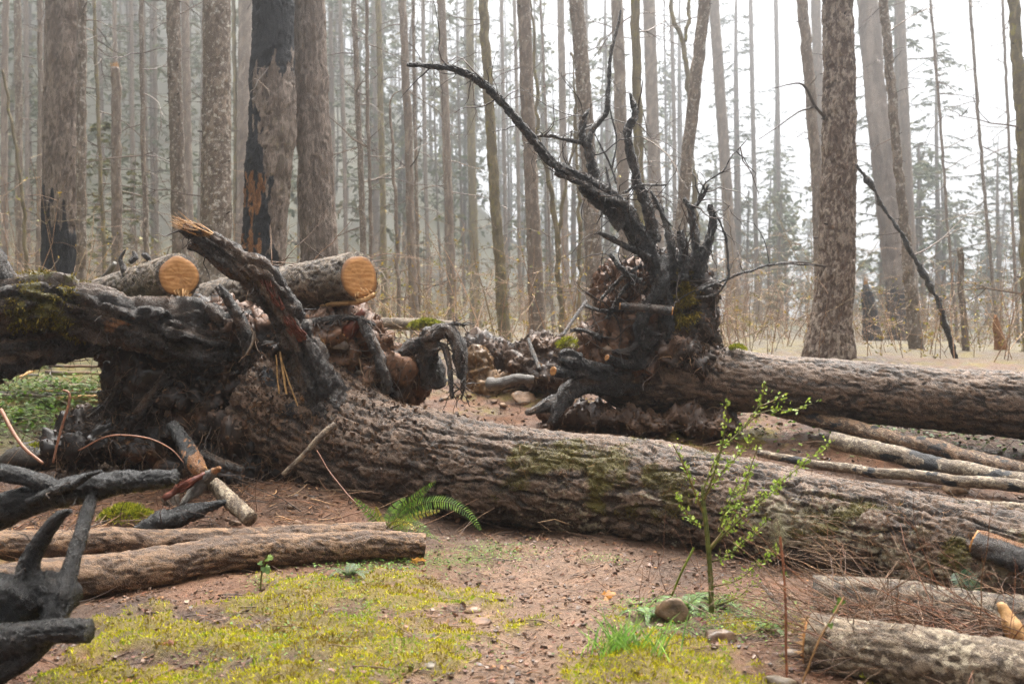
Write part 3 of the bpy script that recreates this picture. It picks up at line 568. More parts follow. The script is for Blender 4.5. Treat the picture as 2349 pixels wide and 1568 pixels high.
big = [
    ([(1530, 790, 12.0, 36), (1525, 690, 11.95, 34), (1500, 600, 11.9, 40), (1455, 525, 11.85, 46), (1420, 472, 11.8, 42), (1345, 414, 11.75, 26), (1262, 372, 11.7, 21), (1200, 292, 11.65, 17), (1112, 197, 11.6, 16), (1040, 160, 11.55, 12), (975, 151, 11.5, 9), (935, 148, 11.5, 5)], 30, 60),
    ([(1440, 470, 11.7, 18), (1387, 453, 11.68, 16), (1334, 420, 11.68, 15), (1274, 397, 11.65, 10)], 12, 10),
    ([(1430, 520, 11.8, 34), (1401, 493, 11.8, 26), (1361, 462, 11.8, 20), (1325, 425, 11.8, 12)], 14, 12),
    ([(1445, 500, 11.9, 36), (1405, 455, 11.9, 32), (1374, 430, 11.9, 27), (1357, 387, 11.9, 22), (1353, 343, 11.9, 22), (1341, 320, 11.9, 18), (1337, 293, 11.9, 14), (1351, 253, 11.9, 6)], 18, 24),
    ([(1348, 325, 11.9, 13), (1358, 293, 11.9, 13), (1387, 257, 11.9, 12), (1397, 200, 11.9, 10), (1401, 125, 11.9, 8), (1413, 65, 11.9, 7), (1424, 22, 11.9, 5)], 10, 0),
    ([(1336, 331, 11.9, 11), (1290, 318, 11.85, 9), (1261, 313, 11.8, 8), (1224, 313, 11.75, 5)], 8, 6),
    ([(1500, 560, 11.9, 34), (1494, 513, 11.9, 28), (1474, 440, 11.9, 23), (1457, 393, 11.9, 21), (1442, 333, 11.9, 18), (1441, 300, 11.9, 18), (1454, 262, 11.9, 15), (1446, 213, 11.9, 8)], 16, 20),
    ([(1415, 425, 11.9, 5), (1404, 383, 11.9, 5), (1380, 340, 11.9, 4), (1361, 307, 11.9, 3)], 6, 0),
    ([(1404, 383, 11.9, 5), (1412, 330, 11.9, 4), (1404, 270, 11.9, 4), (1400, 243, 11.9, 3)], 6, 0),
    ([(1590, 620, 12.1, 22), (1594, 560, 12.1, 20), (1585, 490, 12.1, 15), (1571, 455, 12.1, 8)], 12, 12),
    ([(1583, 480, 12.1, 9), (1611, 453, 12.1, 9), (1627, 425, 12.1, 5)], 8, 8),
    ([(1600, 470, 12.1, 5), (1620, 420, 12.1, 4), (1661, 390, 12.0, 4), (1684, 353, 12.0, 3), (1714, 318, 12.0, 2.5)], 6, 4),
    ([(1605, 640, 12.1, 26), (1622, 566, 12.1, 22), (1634, 515, 12.1, 19), (1632, 466, 12.1, 10)], 12, 6),
    ([(1632, 470, 12.1, 5), (1648, 510, 12.0, 5), (1667, 559, 12.0, 6), (1671, 609, 12.0, 6), (1673, 632, 12.0, 6), (1651, 669, 12.0, 6), (1627, 681, 12.0, 6), (1606, 683, 12.0, 5)], 8, 4),
    ([(1600, 672, 12.1, 10), (1641, 649, 12.1, 7), (1707, 626, 12.1, 6), (1780, 606, 12.2, 5), (1865, 607, 12.2, 4)], 8, 4),
    ([(1490, 590, 11.8, 18), (1434, 562, 11.7, 14), (1374, 531, 11.65, 9)], 10, 8),
    ([(1480, 800, 11.8, 28), (1472, 740, 11.75, 28), (1500, 690, 11.8, 30), (1521, 645, 11.8, 32), (1508, 590, 11.85, 30)], 18, 10),
    ([(1500, 760, 11.8, 46), (1460, 830, 11.85, 30), (1500, 850, 11.9, 26)], 14, 6),
    ([(1545, 640, 12.0, 20), (1540, 560, 12.0, 18), (1520, 490, 12.0, 14), (1498, 448, 12.0, 9)], 12, 8),
    ([(1565, 640, 12.0, 24), (1570, 570, 12.0, 22), (1560, 530, 12.0, 18)], 12, 18),
    ([(1410, 470, 11.75, 5), (1400, 440, 11.7, 6), (1390, 385, 11.7, 5)], 6, 0),
    ([(1430, 440, 11.7, 7), (1450, 428, 11.7, 7), (1480, 423, 11.7, 6), (1527, 423, 11.7, 5)], 8, 3),
    ([(1490, 440, 11.7, 6), (1510, 470, 11.7, 7), (1540, 515, 11.7, 6), (1545, 520, 11.7, 4)], 8, 3),
    ([(1400, 580, 11.9, 10), (1430, 620, 11.8, 14), (1480, 650, 11.85, 16)], 8, 10),
    ([(1345, 705, 12.0, 8), (1380, 713, 11.9, 10), (1430, 710, 11.9, 12)], 8, 10),
    ([(1310, 760, 11.9, 8), (1340, 758, 11.9, 10), (1380, 775, 11.9, 14)], 8, 6),
    ([(1395, 730, 11.9, 10), (1430, 660, 11.9, 10), (1470, 640, 11.9, 8)], 8, 14),
    ([(1380, 690, 11.9, 8), (1420, 640, 11.9, 8), (1470, 610, 11.9, 8)], 8, 14),
]
for q, (sp, sg, nl) in enumerate(big):
    o, tt = root(fb, sp, 'root_dark', 230 + q, seg=sg, amp=.20, wob=.018, step=.028, attrs=(lambda t: {'moss': .75 * sst(-.2, .4, fbm(t['V'] / .12, 2, 5)) * sst(2.2, 2.0, t['V'][:, 2])}) if q in (9, 12, 18) else None)
    if nl: rootlets(fb, tt, nl, 270 + q, (.15, .95), r=.0095, droop=.02)
# lower roots and sawn stubs at the foot of the plate
for q, (sp, mt, cutend) in enumerate([
    ([(1460, 875, 12.1, 64), (1394, 878, 11.9, 54), (1324, 886, 11.7, 44), (1284, 920, 11.5, 40), (1262, 968, 11.35, 18)], 'root', 0),
    ([(1300, 905, 11.6, 34), (1255, 930, 11.45, 30), (1208, 948, 11.3, 10)], 'root', 0),
    ([(1267, 848, 11.4, 24), (1320, 856, 11.6, 26), (1400, 866, 11.8, 34)], 'root_dark', 1),
    ([(1284, 820, 11.5, 14), (1300, 828, 11.55, 30), (1340, 838, 11.65, 28), (1400, 852, 11.8, 34)], 'root_dark', 0),
    ([(1394, 820, 11.6, 16), (1427, 833, 11.7, 20), (1480, 838, 11.85, 26)], 'root_dark', 1),
    ([(1404, 806, 11.6, 9), (1440, 803, 11.65, 12), (1460, 790, 11.7, 14), (1474, 776, 11.75, 12)], 'root_dark', 0),
    ([(1284, 810, 11.5, 10), (1304, 806, 11.55, 16), (1330, 822, 11.6, 20)], 'root_dark', 0)]):
    o, tt = root(fb, sp, mt, 310 + q, seg=24, amp=.16, wob=.012, step=.03)
    if cutend: cut_face(fb, tt, 0, 320 + q, scale=.9)
rng = R(14)   # green moss hanging on the right of the plate
c = np.array([P(x + rng.normal(0, 12), y + rng.normal(0, 8), 12.05) for x, y in zip(np.interp(rng.random(2600), [0, .4, 1], [1550, 1562, 1578]), np.interp(rng.random(2600), [0, 1], [606, 738]))])
i = [np.argmin(((Vb - q) ** 2).sum(1)) for q in c]; c = Vb[i] + rng.normal(0, .02, (2600, 3)) + [0, -.04, 0]; u = unit(rng.normal(0, .5, (2600, 3)) + [0, -.7, -.8]) * rng.uniform(.03, .10, (2600, 1)); v = unit(np.cross(u, rng.normal(size=u.shape))) * .008
Vm, Fm = leafq(c, u, v); stuff(mk('hanging_moss', Vm, Fm, None, M['moss'], fb, smooth=False, cols=rcols(2600, 4, [(.20, .16, .02), (.13, .12, .018), (.26, .21, .035)], rng, .3)))

def log(name, label, spec, mat, seg=60, step=.02, style='bark', amp=.012, sc=.035, seed=0, cuts=(0, 0), catg='log', lobes=.06, stretch=4, group=None, attrs=None, loc=None, tint=None, wob=0):
    seg, step = max(10, int(seg * .8)), step * 1.25; A = px(spec); o = thing(name, label, catg, A[len(A) // 2, :3] if loc is None else loc, group); t = tube(A, seg, step, style, amp, sc, seed, lobes, wob, stretch, world=True, fine=.55)
    tube_obj('bark', t, M[mat], o, attrs(t) if attrs else None)
    if cuts[0]: cut_face(o, t, 0, seed + 1)
    if cuts[1]: cut_face(o, t, 1, seed + 2)
    return o, t
# ------------------------------------------------------------------ sawn logs on the root plate
o, t = log('sawn_log', 'sawn log with orange cut face resting on the arching root, tilted up', [(411, 633, 10.0, 100), (330, 655, 10.9, 94), (235, 685, 12.2, 88), (120, 720, 14.0, 80)], 'bark_cut', 96, .016, seed=401, cuts=(1, 0), amp=.020, sc=.05, stretch=4)
splinters('hinge_splinters', o, P(420, 668, 9.98) + [0, -.03, -.05], [.1, -.5, -.9], .10, 26, .16, 403, M['splinter'], .3, .009)
c = P(408, 690, 9.9); splinters('hinge_splinters', o, c, [.15, -.2, -1], .05, 12, .14, 404, M['splinter'], .2, .012)
o, t = log('sawn_log', 'sawn log with round orange cut face jutting out behind the broken root', [(823, 635, 10.0, 108), (700, 656, 10.7, 104), (560, 682, 11.6, 100), (400, 712, 12.9, 92)], 'bark_cut', 100, .016, seed=411, cuts=(1, 0), amp=.020, sc=.05, stretch=4)
splinters('hinge_splinters', o, P(836, 680, 9.98) + [0, -.02, 0], [.3, -.6, -.35], .09, 26, .09, 413, M['splinter'], .4, .007)
tt = tube([(860, 675, 9.99, 9), (830, 690, 9.98, 12), (770, 697, 10.1, 12), (735, 702, 10.3, 6)], 10, .03, amp=.006, sc=.03, seed=415); tube_obj('bark_flap', tt, M['splinter'], o)
for q, sp in enumerate([[(290, 640, 10.9, 16), (284, 610, 10.9, 14), (278, 594, 10.9, 9), (290, 572, 10.9, 4)], [(300, 600, 10.8, 10), (313, 590, 10.8, 14), (306, 575, 10.8, 6)], [(345, 600, 10.6, 8), (338, 586, 10.6, 16), (326, 582, 10.6, 8)]]):
    root(fa, sp, 'root', 416 + q, seg=12)
tt = tube([(228, 645, 13.5, 12), (250, 622, 13.4, 13), (264, 603, 13.3, 10)], 10, .05, wob=.01, seed=419); tag(tube_obj('fallen_stick', tt, M['greywood']), 'pale bare stick jutting up behind the tilted sawn log', 'stick')
g_ = R(4190); n = 26; b0 = np.array([P(x_, 612 + (x_ - 600) * -.05, 10.6) for x_ in g_.uniform(600, 840, n)]); pp = wander(b0, g_.normal(0, 1, (n, 3)) * [1, .4, .5] + [.3, 0, .25], g_.uniform(.2, .9, n), 9, g_, .12, .02); V, F = strands(pp, taper(n, 9, .006, .4), 4); stuff(mk('dry_twigs', V, F, None, M['twig'], cols=rcols(n, 36, [(.12, .08, .055), (.06, .045, .035), (.2, .14, .1)], g_, .3)), 'dry twigs caught on the round-faced sawn log', 'twigs')
log('short_log', 'short wet sawn stick wedged across the tall root plate', [(1424, 702, 11.6, 18), (1480, 706, 11.55, 21), (1541, 713, 11.5, 22)], 'root', 20, .02, 'smooth', .004, .04, seed=421, cuts=(1, 1), catg='stick')
# ------------------------------------------------------------------ thin logs in the left foreground
def gpx(rows):
    """picture x, width, distance rows for a log lying on the ground"""
    out = []
    for x, d, w_ in rows:
        r = w_ * d / FPX / 2; X = (x - 1174.5) * d / FPX; z = H(X, d)[0] + r * .85; out.append((x, 784 + (CAMZ - z) * FPX / d, d, w_))
    return out
log('log', 'brown flaky log lying against the fern, nearer of the pair', gpx([(975, 7.35, 60), (880, 7.28, 64), (700, 7.05, 74), (500, 6.75, 84), (300, 6.4, 94), (150, 6.12, 102), (0, 5.9, 108), (-250, 5.6, 110)]), 'bark_thin', 84, .014, seed=431, amp=.013, sc=.045, catg='log', stretch=5, wob=.01, loc=None)
log('log', 'brown log with pale flakes behind the flaky one, dead wood leaning on it', gpx([(888, 7.85, 52), (700, 7.75, 56), (500, 7.6, 60), (250, 7.35, 64), (0, 7.1, 70), (-250, 6.9, 74)]), 'bark_thin', 72, .016, seed=441, amp=.012, sc=.045, stretch=5, wob=.01)
# charred limbs in the left foreground
o = thing('charred_root', 'blackened forked root sweeping in over the two brown logs', 'root', G(-60, 1500))
for q, sp in enumerate([
    [(-320, 1400, 4.7, 190), (-120, 1390, 4.6, 165), (0, 1385, 4.5, 140), (80, 1372, 4.45, 110), (140, 1368, 4.4, 80), (165, 1372, 4.38, 46)],
    [(75, 1385, 4.45, 78), (66, 1325, 4.45, 60), (68, 1285, 4.45, 44), (95, 1235, 4.45, 36), (128, 1190, 4.43, 26), (158, 1172, 4.4, 10)],
    [(120, 1440, 4.35, 66), (140, 1368, 4.38, 58), (160, 1310, 4.42, 38), (185, 1230, 4.5, 31), (205, 1165, 4.6, 27), (214, 1125, 4.7, 24)],
    [(-300, 1260, 5.0, 120), (-100, 1200, 4.9, 96), (0, 1172, 4.8, 78), (110, 1138, 4.75, 66), (210, 1118, 4.7, 60), (300, 1106, 4.7, 50), (370, 1098, 4.65, 42), (404, 1093, 4.62, 30)],
    [(-200, 1060, 4.9, 46), (-60, 1075, 4.8, 42), (30, 1085, 4.75, 38), (95, 1102, 4.73, 38), (140, 1120, 4.72, 30)],
    [(60, 1150, 4.68, 22), (120, 1125, 4.66, 24), (170, 1112, 4.62, 18), (205, 1090, 4.6, 13), (236, 1079, 4.58, 7)],
    [(-150, 1490, 4.35, 110), (0, 1472, 4.25, 84), (70, 1460, 4.2, 66), (120, 1448, 4.18, 52), (208, 1447, 4.15, 50)],
    [(-120, 1590, 4.3, 56), (0, 1545, 4.22, 50), (60, 1508, 4.2, 46), (110, 1460, 4.2, 44)]]):
    _, tt = root(o, sp, 'char', 451 + q, name='limb', style='bark', seg=44, amp=.10, wob=.008, step=.010, sc=.05, lobes=.09, attrs=(lambda t: {'wood': .8 * np.exp(-((t['V'][:, 2] - .62) / .05) ** 2) * sst(0, .6, vnoise(t['V'] / .05, 9))}) if q == 2 else None)
    if q in (1, 5): rootlets(o, tt, 5, 470 + q, (.08, .2), r=.004)
# dead wood in front of the left root plate
log('dead_branch', 'dead branch with charred top and bare orange break, propped on the soil', [(395, 975, 9.3, 30), (425, 1020, 9.1, 38), (445, 1060, 8.95, 44), (468, 1085, 8.85, 24)], 'char', 28, .016, 'plates', .008, .03, 481, catg='branch', attrs=lambda t: {'wood': sst(.45, 1.0, t['S'] / t['L'] + .35 * fbm(t['V'] / [.03, .03, .12], 2, 3)) * 1.1})
splinters('torn_tip', bpy.data.objects['dead_branch'], P(466, 1083, 8.86), P(478, 1110, 8.8) - P(450, 1065, 8.9), .05, 30, .16, 4811, M['splinter'], .2, .008)
log('dead_branch', 'thin dark branch half buried in the reddish soil', [(462, 1040, 9.2, 22), (510, 1062, 9.1, 22), (556, 1077, 9.0, 18)], 'root', 18, .02, 'smooth', .006, .04, 482, catg='branch')
o, t = log('dead_branch', 'grey weathered branch with a torn orange tip, resting on stones', [(415, 1160, 8.3, 12), (440, 1130, 8.35, 26), (462, 1105, 8.35, 32), (488, 1085, 8.3, 22), (505, 1072, 8.25, 6)], 'greywood', 24, .014, 'smooth', .010, .05, 483, catg='branch', lobes=.25, attrs=lambda t: {'wood': .8 * sst(t['L'] * .75, t['L'] * .9, t['S'])})
log('dead_branch', 'short pale lichen-covered branch piece lying on the soil', [(492, 1110, 8.45, 34), (530, 1150, 8.25, 38), (575, 1190, 8.05, 36)], 'bark_pale', 36, .014, 'plates', .006, .02, 484, catg='branch', attrs=lambda t: {'lich': .22 + .2 * fbm(t['V'] / .06, 2, 3)})
log('dead_branch', 'blackened slab of dead wood lying against the thin brown logs', [(285, 1240, 8.0, 18), (340, 1212, 8.05, 42), (400, 1185, 8.1, 46), (470, 1165, 8.15, 30), (520, 1150, 8.2, 10)], 'char', 30, .016, 'furrow', .012, .03, 485, catg='branch', lobes=.3)
o, t = log('red_bark', 'slab of torn red inner bark lying under the charred limb', [(375, 1145, 8.2, 14), (420, 1115, 8.25, 22), (470, 1085, 8.3, 10)], 'redwood', 12, .02, 'furrow', .012, .03, 486, catg='bark', lobes=.4); splinters('torn_fibres', o, P(420, 1115, 8.2), P(470, 1080, 8.2) - P(420, 1115, 8.2), .05, 18, .12, 4861, M['redwood'], .08, .008)
log('dead_branch', 'mottled grey stick leaning on the flare of the front trunk', [(648, 1088, 8.9, 12), (690, 1050, 8.88, 12), (730, 1005, 8.9, 14), (768, 970, 8.95, 15)], 'bark_pale', 14, .02, 'smooth', .004, .03, 487, catg='stick', wob=.008)
tt = tube([(727, 1032, 8.7, 4), (760, 1085, 8.6, 4), (800, 1135, 8.45, 4), (850, 1180, 8.2, 3), (880, 1200, 8.1, 2)], 5, .04, wob=.01, seed=488); tag(mk('bramble_cane', tt['V'], tt['F'], None, M['twig'], cols=np.tile([.13, .06, .035], (len(tt['V']), 1))), 'thin brown stem hanging off the trunk down to the fern', 'stem')
tag(stone('', G(345, 1060) + [0, 0, .02], (.15, .12, .12), 491, (.17, .14, .10), 7), 'angular tan stone on the soil below the left root plate', 'stone')
tag(stone('', G(395, 1155), (.13, .1, .08), 492, (.15, .125, .1), 8), 'low brown stone under the grey weathered branch', 'stone')
tag(stone('', G(545, 1115), (.09, .07, .06), 493, (.22, .15, .11), 8), 'pinkish stone beside the lichen-covered branch piece', 'stone')
tag(stone('', G(90, 1075), (.42, .3, .22), 494, (.06, .055, .05), 8), 'dark wet boulder with moss on top behind the charred limb', 'boulder')

# ------------------------------------------------------------------ right foreground logs
o, t = log('log', 'grey bark log in front of the fallen trunk, brush piled on it', gpx([(1873, 5.62, 112), (1980, 5.55, 116), (2150, 5.42, 124), (2349, 5.25, 132), (2650, 5.0, 140)]), 'bark_cut', 90, .013, seed=501, amp=.014, sc=.045, stretch=3, attrs=lambda t: {'lich': .12 + .25 * fbm(t['V'] / .2, 2, 3)})
cut_face(o, t, 0, 503, mat=M['root'])
o, t = log('log', 'pale barked log with torn orange end lying on the ground', gpx([(1858, 4.92, 124), (1960, 4.82, 130), (2150, 4.6, 140), (2400, 4.35, 150)]), 'bark_pale', 90, .012, seed=511, amp=.013, sc=.045, stretch=3, attrs=lambda t: {'lich': .15 + .25 * fbm(t['V'] / .2, 2, 3)})
cut_face(o, t, 0, 513); splinters('torn_end', o, t['pts'][0] - t['T'][0] * .01, -t['T'][0] + [0, 0, .1], t['rad'][0] * .85, 60, .085, 514, M['splinter'], .15, .013)
log('sawn_log', 'dark sawn post end leaning on the fallen trunk beside the small fern', [(2240, 1243, 6.15, 62), (2300, 1266, 6.05, 70), (2400, 1300, 5.9, 74), (2600, 1370, 5.6, 80)], 'root', 40, .015, 'smooth', .006, .05, 521, cuts=(1, 0), attrs=lambda t: {'wood': .62 * sst(.55, .95, np.append(t['D'][:, 2], [0, 0]))})
o, t = log('broken_branch', 'torn orange branch stub poking up over the brush', [(2292, 1382, 4.95, 10), (2312, 1420, 4.9, 34), (2345, 1480, 4.85, 44), (2400, 1570, 4.8, 40)], 'splinter', 14, .014, 'smooth', .008, .04, 531, catg='branch', lobes=.3)
log('broken_branch', 'grey forked branch leaning from the ground beside the grey log', [(1748, 1335, 5.75, 8), (1790, 1390, 5.6, 12), (1830, 1445, 5.45, 15), (1862, 1485, 5.35, 17)], 'greywood', 12, .015, 'smooth', .003, .03, 541, catg='branch', wob=.01)
o, t = log('broken_branch', 'grey crooked branch arching over the pale barked log', [(1855, 1478, 5.3, 14), (1890, 1450, 5.25, 13), (1925, 1437, 5.2, 12), (1970, 1452, 5.1, 10), (2030, 1478, 5.0, 8), (2110, 1500, 4.95, 5)], 'greywood', 12, .015, 'smooth', .003, .03, 542, catg='branch', wob=.01)
log('broken_branch', 'slender dark upright branch beside the end of the grey log', [(1870, 1318, 5.6, 6), (1874, 1360, 5.55, 9), (1872, 1400, 5.5, 10), (1888, 1445, 5.45, 9)], 'greywood', 10, .015, 'smooth', .003, .03, 543, catg='branch', wob=.012)
# thin fallen poles between the two trunks on the right
for lab, sp, sd, mt in [
    ('brown fallen pole emerging from under the rear trunk', [(1760, 935, 12.2, 30), (1900, 968, 11.6, 36), (2100, 1018, 10.9, 40), (2349, 1082, 10.2, 42), (2700, 1160, 9.4, 44)], 551, 'bark_thin'),
    ('pale pole with blunt sawn end lying in front of the brown one', [(1908, 1012, 10.9, 40), (2050, 1045, 10.4, 42), (2200, 1078, 9.95, 44), (2349, 1108, 9.6, 46), (2700, 1180, 8.9, 48)], 552, 'bark_pale'),
    ('slender pale pole crossing the slope under the blunt-ended pole', [(1738, 1040, 10.9, 16), (1900, 1068, 10.3, 22), (2100, 1090, 9.75, 26), (2349, 1117, 9.2, 30), (2700, 1160, 8.6, 32)], 553, 'bark_pale'),
    ('grey pole half hidden right behind the front trunk', [(1950, 1120, 9.5, 20), (2100, 1140, 9.1, 26), (2349, 1170, 8.6, 30), (2700, 1210, 8.1, 32)], 554, 'bark_pale')]:
    log('fallen_pole', lab, sp, mt, 36, .025, 'plates', .006, .03, sd, catg='pole', wob=.02, cuts=(0, 0), attrs=lambda t: {'char': .62 * sst(.05, .6, fbm(np.stack([t['S'] / .16, t['V'][:, 2] / .08, t['S'] * 0 + sd], 1), 3, 4)), 'lich': .2 + .2 * fbm(t['V'] / .15, 2, 5)})

# ------------------------------------------------------------------ standing trees
def fard(d): return d if d < 26 else 26 + (d - 26) * 2.4
def tree(label, pts, d, mat='bark_plain', style='plates', seg=28, step=.08, nb=20, group=None, name='conifer_tree', attrs=None, amp=.012, sc=.05, stretch=2.5, seed=0, top=True, flare=.35, bl=(.4, 1.8), stubs=26, lobes=.05, tip=None, brd=0, bcol=None):
    d = fard(d); A = px([(x, y, d, w_) for x, y, w_ in pts])
    if top:
        s = (A[0] - A[1]); s = s / max(s[2], .2); A = np.vstack([A[0] + s * (4 + .12 * d) * np.array([1, 1, 1, .6]), A]); A[0, 3] = max(A[0, 3], A[1, 3] * .72)
    s = A[-1] - A[-2]; s = s / abs(s[2]); g = H(A[-1, 0], d)[0] - .25
    if A[-1, 2] > g + .05: A = np.vstack([A, A[-1] + s * (A[-1, 2] - g) * np.array([.6, 1, 1, .3])])
    A[:, 3] *= 1 + flare * np.exp(-np.clip(A[:, 2] - g, 0, 99) / .35); h0 = H(A[-1, 0], d)[0]
    o = thing(name, label, 'tree', (A[-1, 0], d, h0), group)
    t = tube(A[::-1], seg, step, style, amp, sc, seed, lobes, .02 if seg < 30 else .01, stretch, world=True)
    tube_obj('trunk', t, M[mat], o, attrs(t) if attrs else None)
    rng = R(seed + 7); zt = t['pts'][:, 2] - h0; bp = []; col = np.array(bcol if bcol is not None else [(.11, .085, .068), (.08, .06, .05), (.15, .12, .095)])
    if nb:
        k = np.nonzero(zt > 1.2)[0]; i = rng.choice(k, nb); az = rng.uniform(0, 6.28, nb); dr = np.stack([np.cos(az), np.sin(az), rng.normal(.05, .3, nb)], 1); L = bl[0] + (bl[1] - bl[0]) * rng.random(nb) ** 1.5
        r0 = .007 + .011 * (L / 2) + brd + .0002 * d; pp = wander(t['pts'][i], dr, L, 6, rng, .17, .06); bp.append((pp, taper(nb, 6, r0, .25)))
        j = rng.integers(2, 6, nb * 4); b = np.repeat(np.arange(nb), 4); st = pp[b, j]; d2 = unit(pp[b, j] - pp[b, j - 1]) + rng.normal(0, .55, (nb * 4, 3)); p2 = wander(st, d2, L[b] * rng.uniform(.15, .5, nb * 4), 6, rng, .22, .07); bp.append((p2, taper(nb * 4, 6, r0[b] * .45, .4)))
    if stubs:
        i = rng.choice(np.nonzero(zt > .5)[0], stubs); az = rng.uniform(0, 6.28, stubs); dr = np.stack([np.cos(az), np.sin(az), rng.normal(0, .2, stubs)], 1); r = t['rad'][i]
        p3 = wander(t['pts'][i] + dr * (r * .7)[:, None], dr, r * .3 + rng.uniform(.03, .10, stubs), 6, rng, .05); bp.append((p3, taper(stubs, 6, np.clip(r * .12, .008, .022), .7)))
    if bp:
        V, F = cat([strands(a, b, 3) for a, b in bp]); n = len(V) // 18; c = rcols(n, 18, col, rng, .3); c[len(V) - (18 * stubs if stubs else 0):] *= .35
        stuff(mk('dead_branches', V, F, None, M['twig'], o, cols=c))
    if tip: splinters('broken_top', o, t['pts'][-1] - [0, 0, .02], [0, 0, 1], t['rad'][-1] * .8, 40, tip, seed + 3, M['splinter'], .1, t['rad'][-1] * .14)
    return o, t
def cchar(y1, x1, soft=.25, amp=.4, d=20, side=0):
    z1 = P(0, y1, d)[2]
    return lambda t: {'char': sst(z1 + soft * 2.4, z1 - soft, t['V'][:, 2] + amp * fbm(t['V'] / [.12, .12, .5], 3, 3) + side * (t['V'][:, 0] - P(x1, 0, d)[0]))}
tree('broad grey furrowed trunk, blackened by fire at its foot, left of the sawn logs', [(145, 0, 76), (141, 300, 78), (139, 500, 79), (138, 650, 82)], 23, 'bark_furrow', 'bark', 90, .06, 4, amp=.035, sc=.10, stretch=11, seed=601, attrs=cchar(540, 150, .45, .9, 23, 1.6), stubs=0)
tree('slim pale trunk flecked with lichen, touching the fire-blackened grey trunk', [(187, 0, 20), (187, 300, 21), (186, 520, 22), (185, 650, 23)], 22, 'bark_lichen', seed=602, nb=14)
tree('snapped trunk with an orange broken top among thin trunks', [(266, 155, 21), (266, 300, 22), (267, 450, 23), (268, 600, 25)], 27, 'bark_plain', seed=603, top=False, tip=.25, nb=6)
tree('lichen-mottled slender trunk left of the two sturdy mottled and burnt trunks', [(397, 0, 30), (402, 200, 31), (408, 400, 33), (413, 590, 36)], 22, 'bark_lichen', seg=40, seed=604, step=.06, nb=8)
tree('sturdy lichen-mottled trunk rising behind the upright broken root', [(498, 0, 60), (497, 200, 62), (496, 400, 66), (493, 640, 74)], 19, 'bark_lichen', seg=60, step=.05, seed=605, amp=.02, sc=.05, nb=6, stubs=16)
def burnt(t):
    V = t['V']; z = V[:, 2]; n = fbm(V / [.12, .12, .55], 4, 21); x = (V[:, 0] / V[:, 1]) * FPX + 1174.5; y = 784 - (z - CAMZ) / V[:, 1] * FPX
    ax = np.interp(y, [0, 300, 450, 600], [628, 622, 612, 602]); u = (x - ax) / 50
    up = sst(150, 105, y + 55 * n - 40 * np.abs(u - .1)); left = sst(-.30, -.62, u + .35 * n + np.interp(y, [0, 180, 260, 330, 420, 600], [.3, .5, .1, .15, -.55, -.6]))
    low = sst(570, 640, y + 60 * n)
    wood = .95 * sst(-.25, .3, fbm(V / [.09, .09, .45], 3, 29) + .05) * sst(350, 430, y + 70 * n) * sst(.15, -.25, u + .2 * n)
    return {'char': np.maximum.reduce([up, left, low]) - wood * .9, 'wood': wood * np.where(left > .3, 1, .0), 'moss': .42 * sst(-.1, .5, fbm(V / .4, 2, 31))}
tree('massive trunk with a black burn scar and glowing orange wood in it', [(626, -40, 84), (627, 0, 86), (625, 140, 94), (624, 280, 102), (613, 430, 100), (605, 560, 98), (600, 640, 104)], 21, 'bark_furrow', 'bark', 96, .048, 3, amp=.05, sc=.11, stretch=8, seed=606, attrs=burnt, stubs=0, lobes=.06)
tree('broad brown furrowed trunk standing right of the burn-scarred one', [(709, 0, 70), (715, 200, 74), (724, 400, 79), (733, 610, 86)], 22, 'bark_furrow', 'bark', 90, .055, 3, amp=.035, sc=.10, stretch=11, seed=607, stubs=0)
tree('brown trunk in front of the mist, fork-topped root reaching across it', [(1201, 0, 30), (1211, 250, 31), (1224, 520, 33), (1234, 775, 37)], 25, 'bark_plain', seg=32, step=.07, seed=608, nb=16)
tree('mossy brown trunk left of the trunk crossed by the long root', [(1108, 0, 22), (1123, 250, 23), (1140, 520, 25), (1158, 775, 28)], 26, 'bark_mossy', seed=609, nb=20)
tree('pale cracked trunk directly behind the clawing roots', [(1322, 0, 33), (1338, 200, 34), (1352, 400, 36), (1363, 620, 40)], 24, 'bark_lichen', seg=32, step=.07, seed=610, sc=.06, amp=.016, nb=10)
tree('leaning mottled trunk that tilts away from the root plate', [(1617, 0, 28), (1598, 170, 28), (1580, 330, 28), (1566, 480, 27), (1550, 640, 29)], 24, 'bark_lichen', seg=32, step=.07, seed=611, nb=14)
tree('sturdy brown deeply cracked trunk behind the rear fallen trunk, dead limbs on it', [(1922, 0, 67), (1925, 250, 70), (1922, 480, 76), (1914, 650, 84), (1904, 760, 94), (1898, 850, 104)], 18.5, 'bark_brown', 'bark', 84, .034, 0, amp=.032, sc=.075, stretch=3.5, seed=612, stubs=30)
o = bpy.data.objects['conifer_tree.011'] if 'conifer_tree.011' in bpy.data.objects else None
BR = [[(1888, 268, 18.4, 7), (1868, 240, 18.2, 7), (1850, 205, 18.1, 6), (1830, 193, 18, 4), (1770, 200, 17.8, 2)], [(1868, 245, 18.2, 5), (1830, 258, 18, 4), (1790, 285, 17.8, 3), (1740, 320, 17.6, 2)], [(1890, 612, 18.2, 6), (1850, 602, 18, 5), (1800, 603, 17.8, 4), (1762, 612, 17.7, 3)]]
tr36 = o
for q, sp in enumerate(BR):
    tt = tube(sp, 7, .08, wob=.02, seed=620 + q); ob = mk('branch', tt['V'], tt['F'], tt['tris'], M['twig'], tr36, cols=np.tile([.05, .042, .038], (len(tt['V']), 1)))
tree('slim pale banded trunk leaning in the mist behind the cracked brown trunk', [(2026, 0, 20), (2050, 260, 21), (2074, 520, 22), (2105, 830, 26)], 25, 'bark_lichen', seed=613, step=.05, nb=14, bl=(.6, 3))
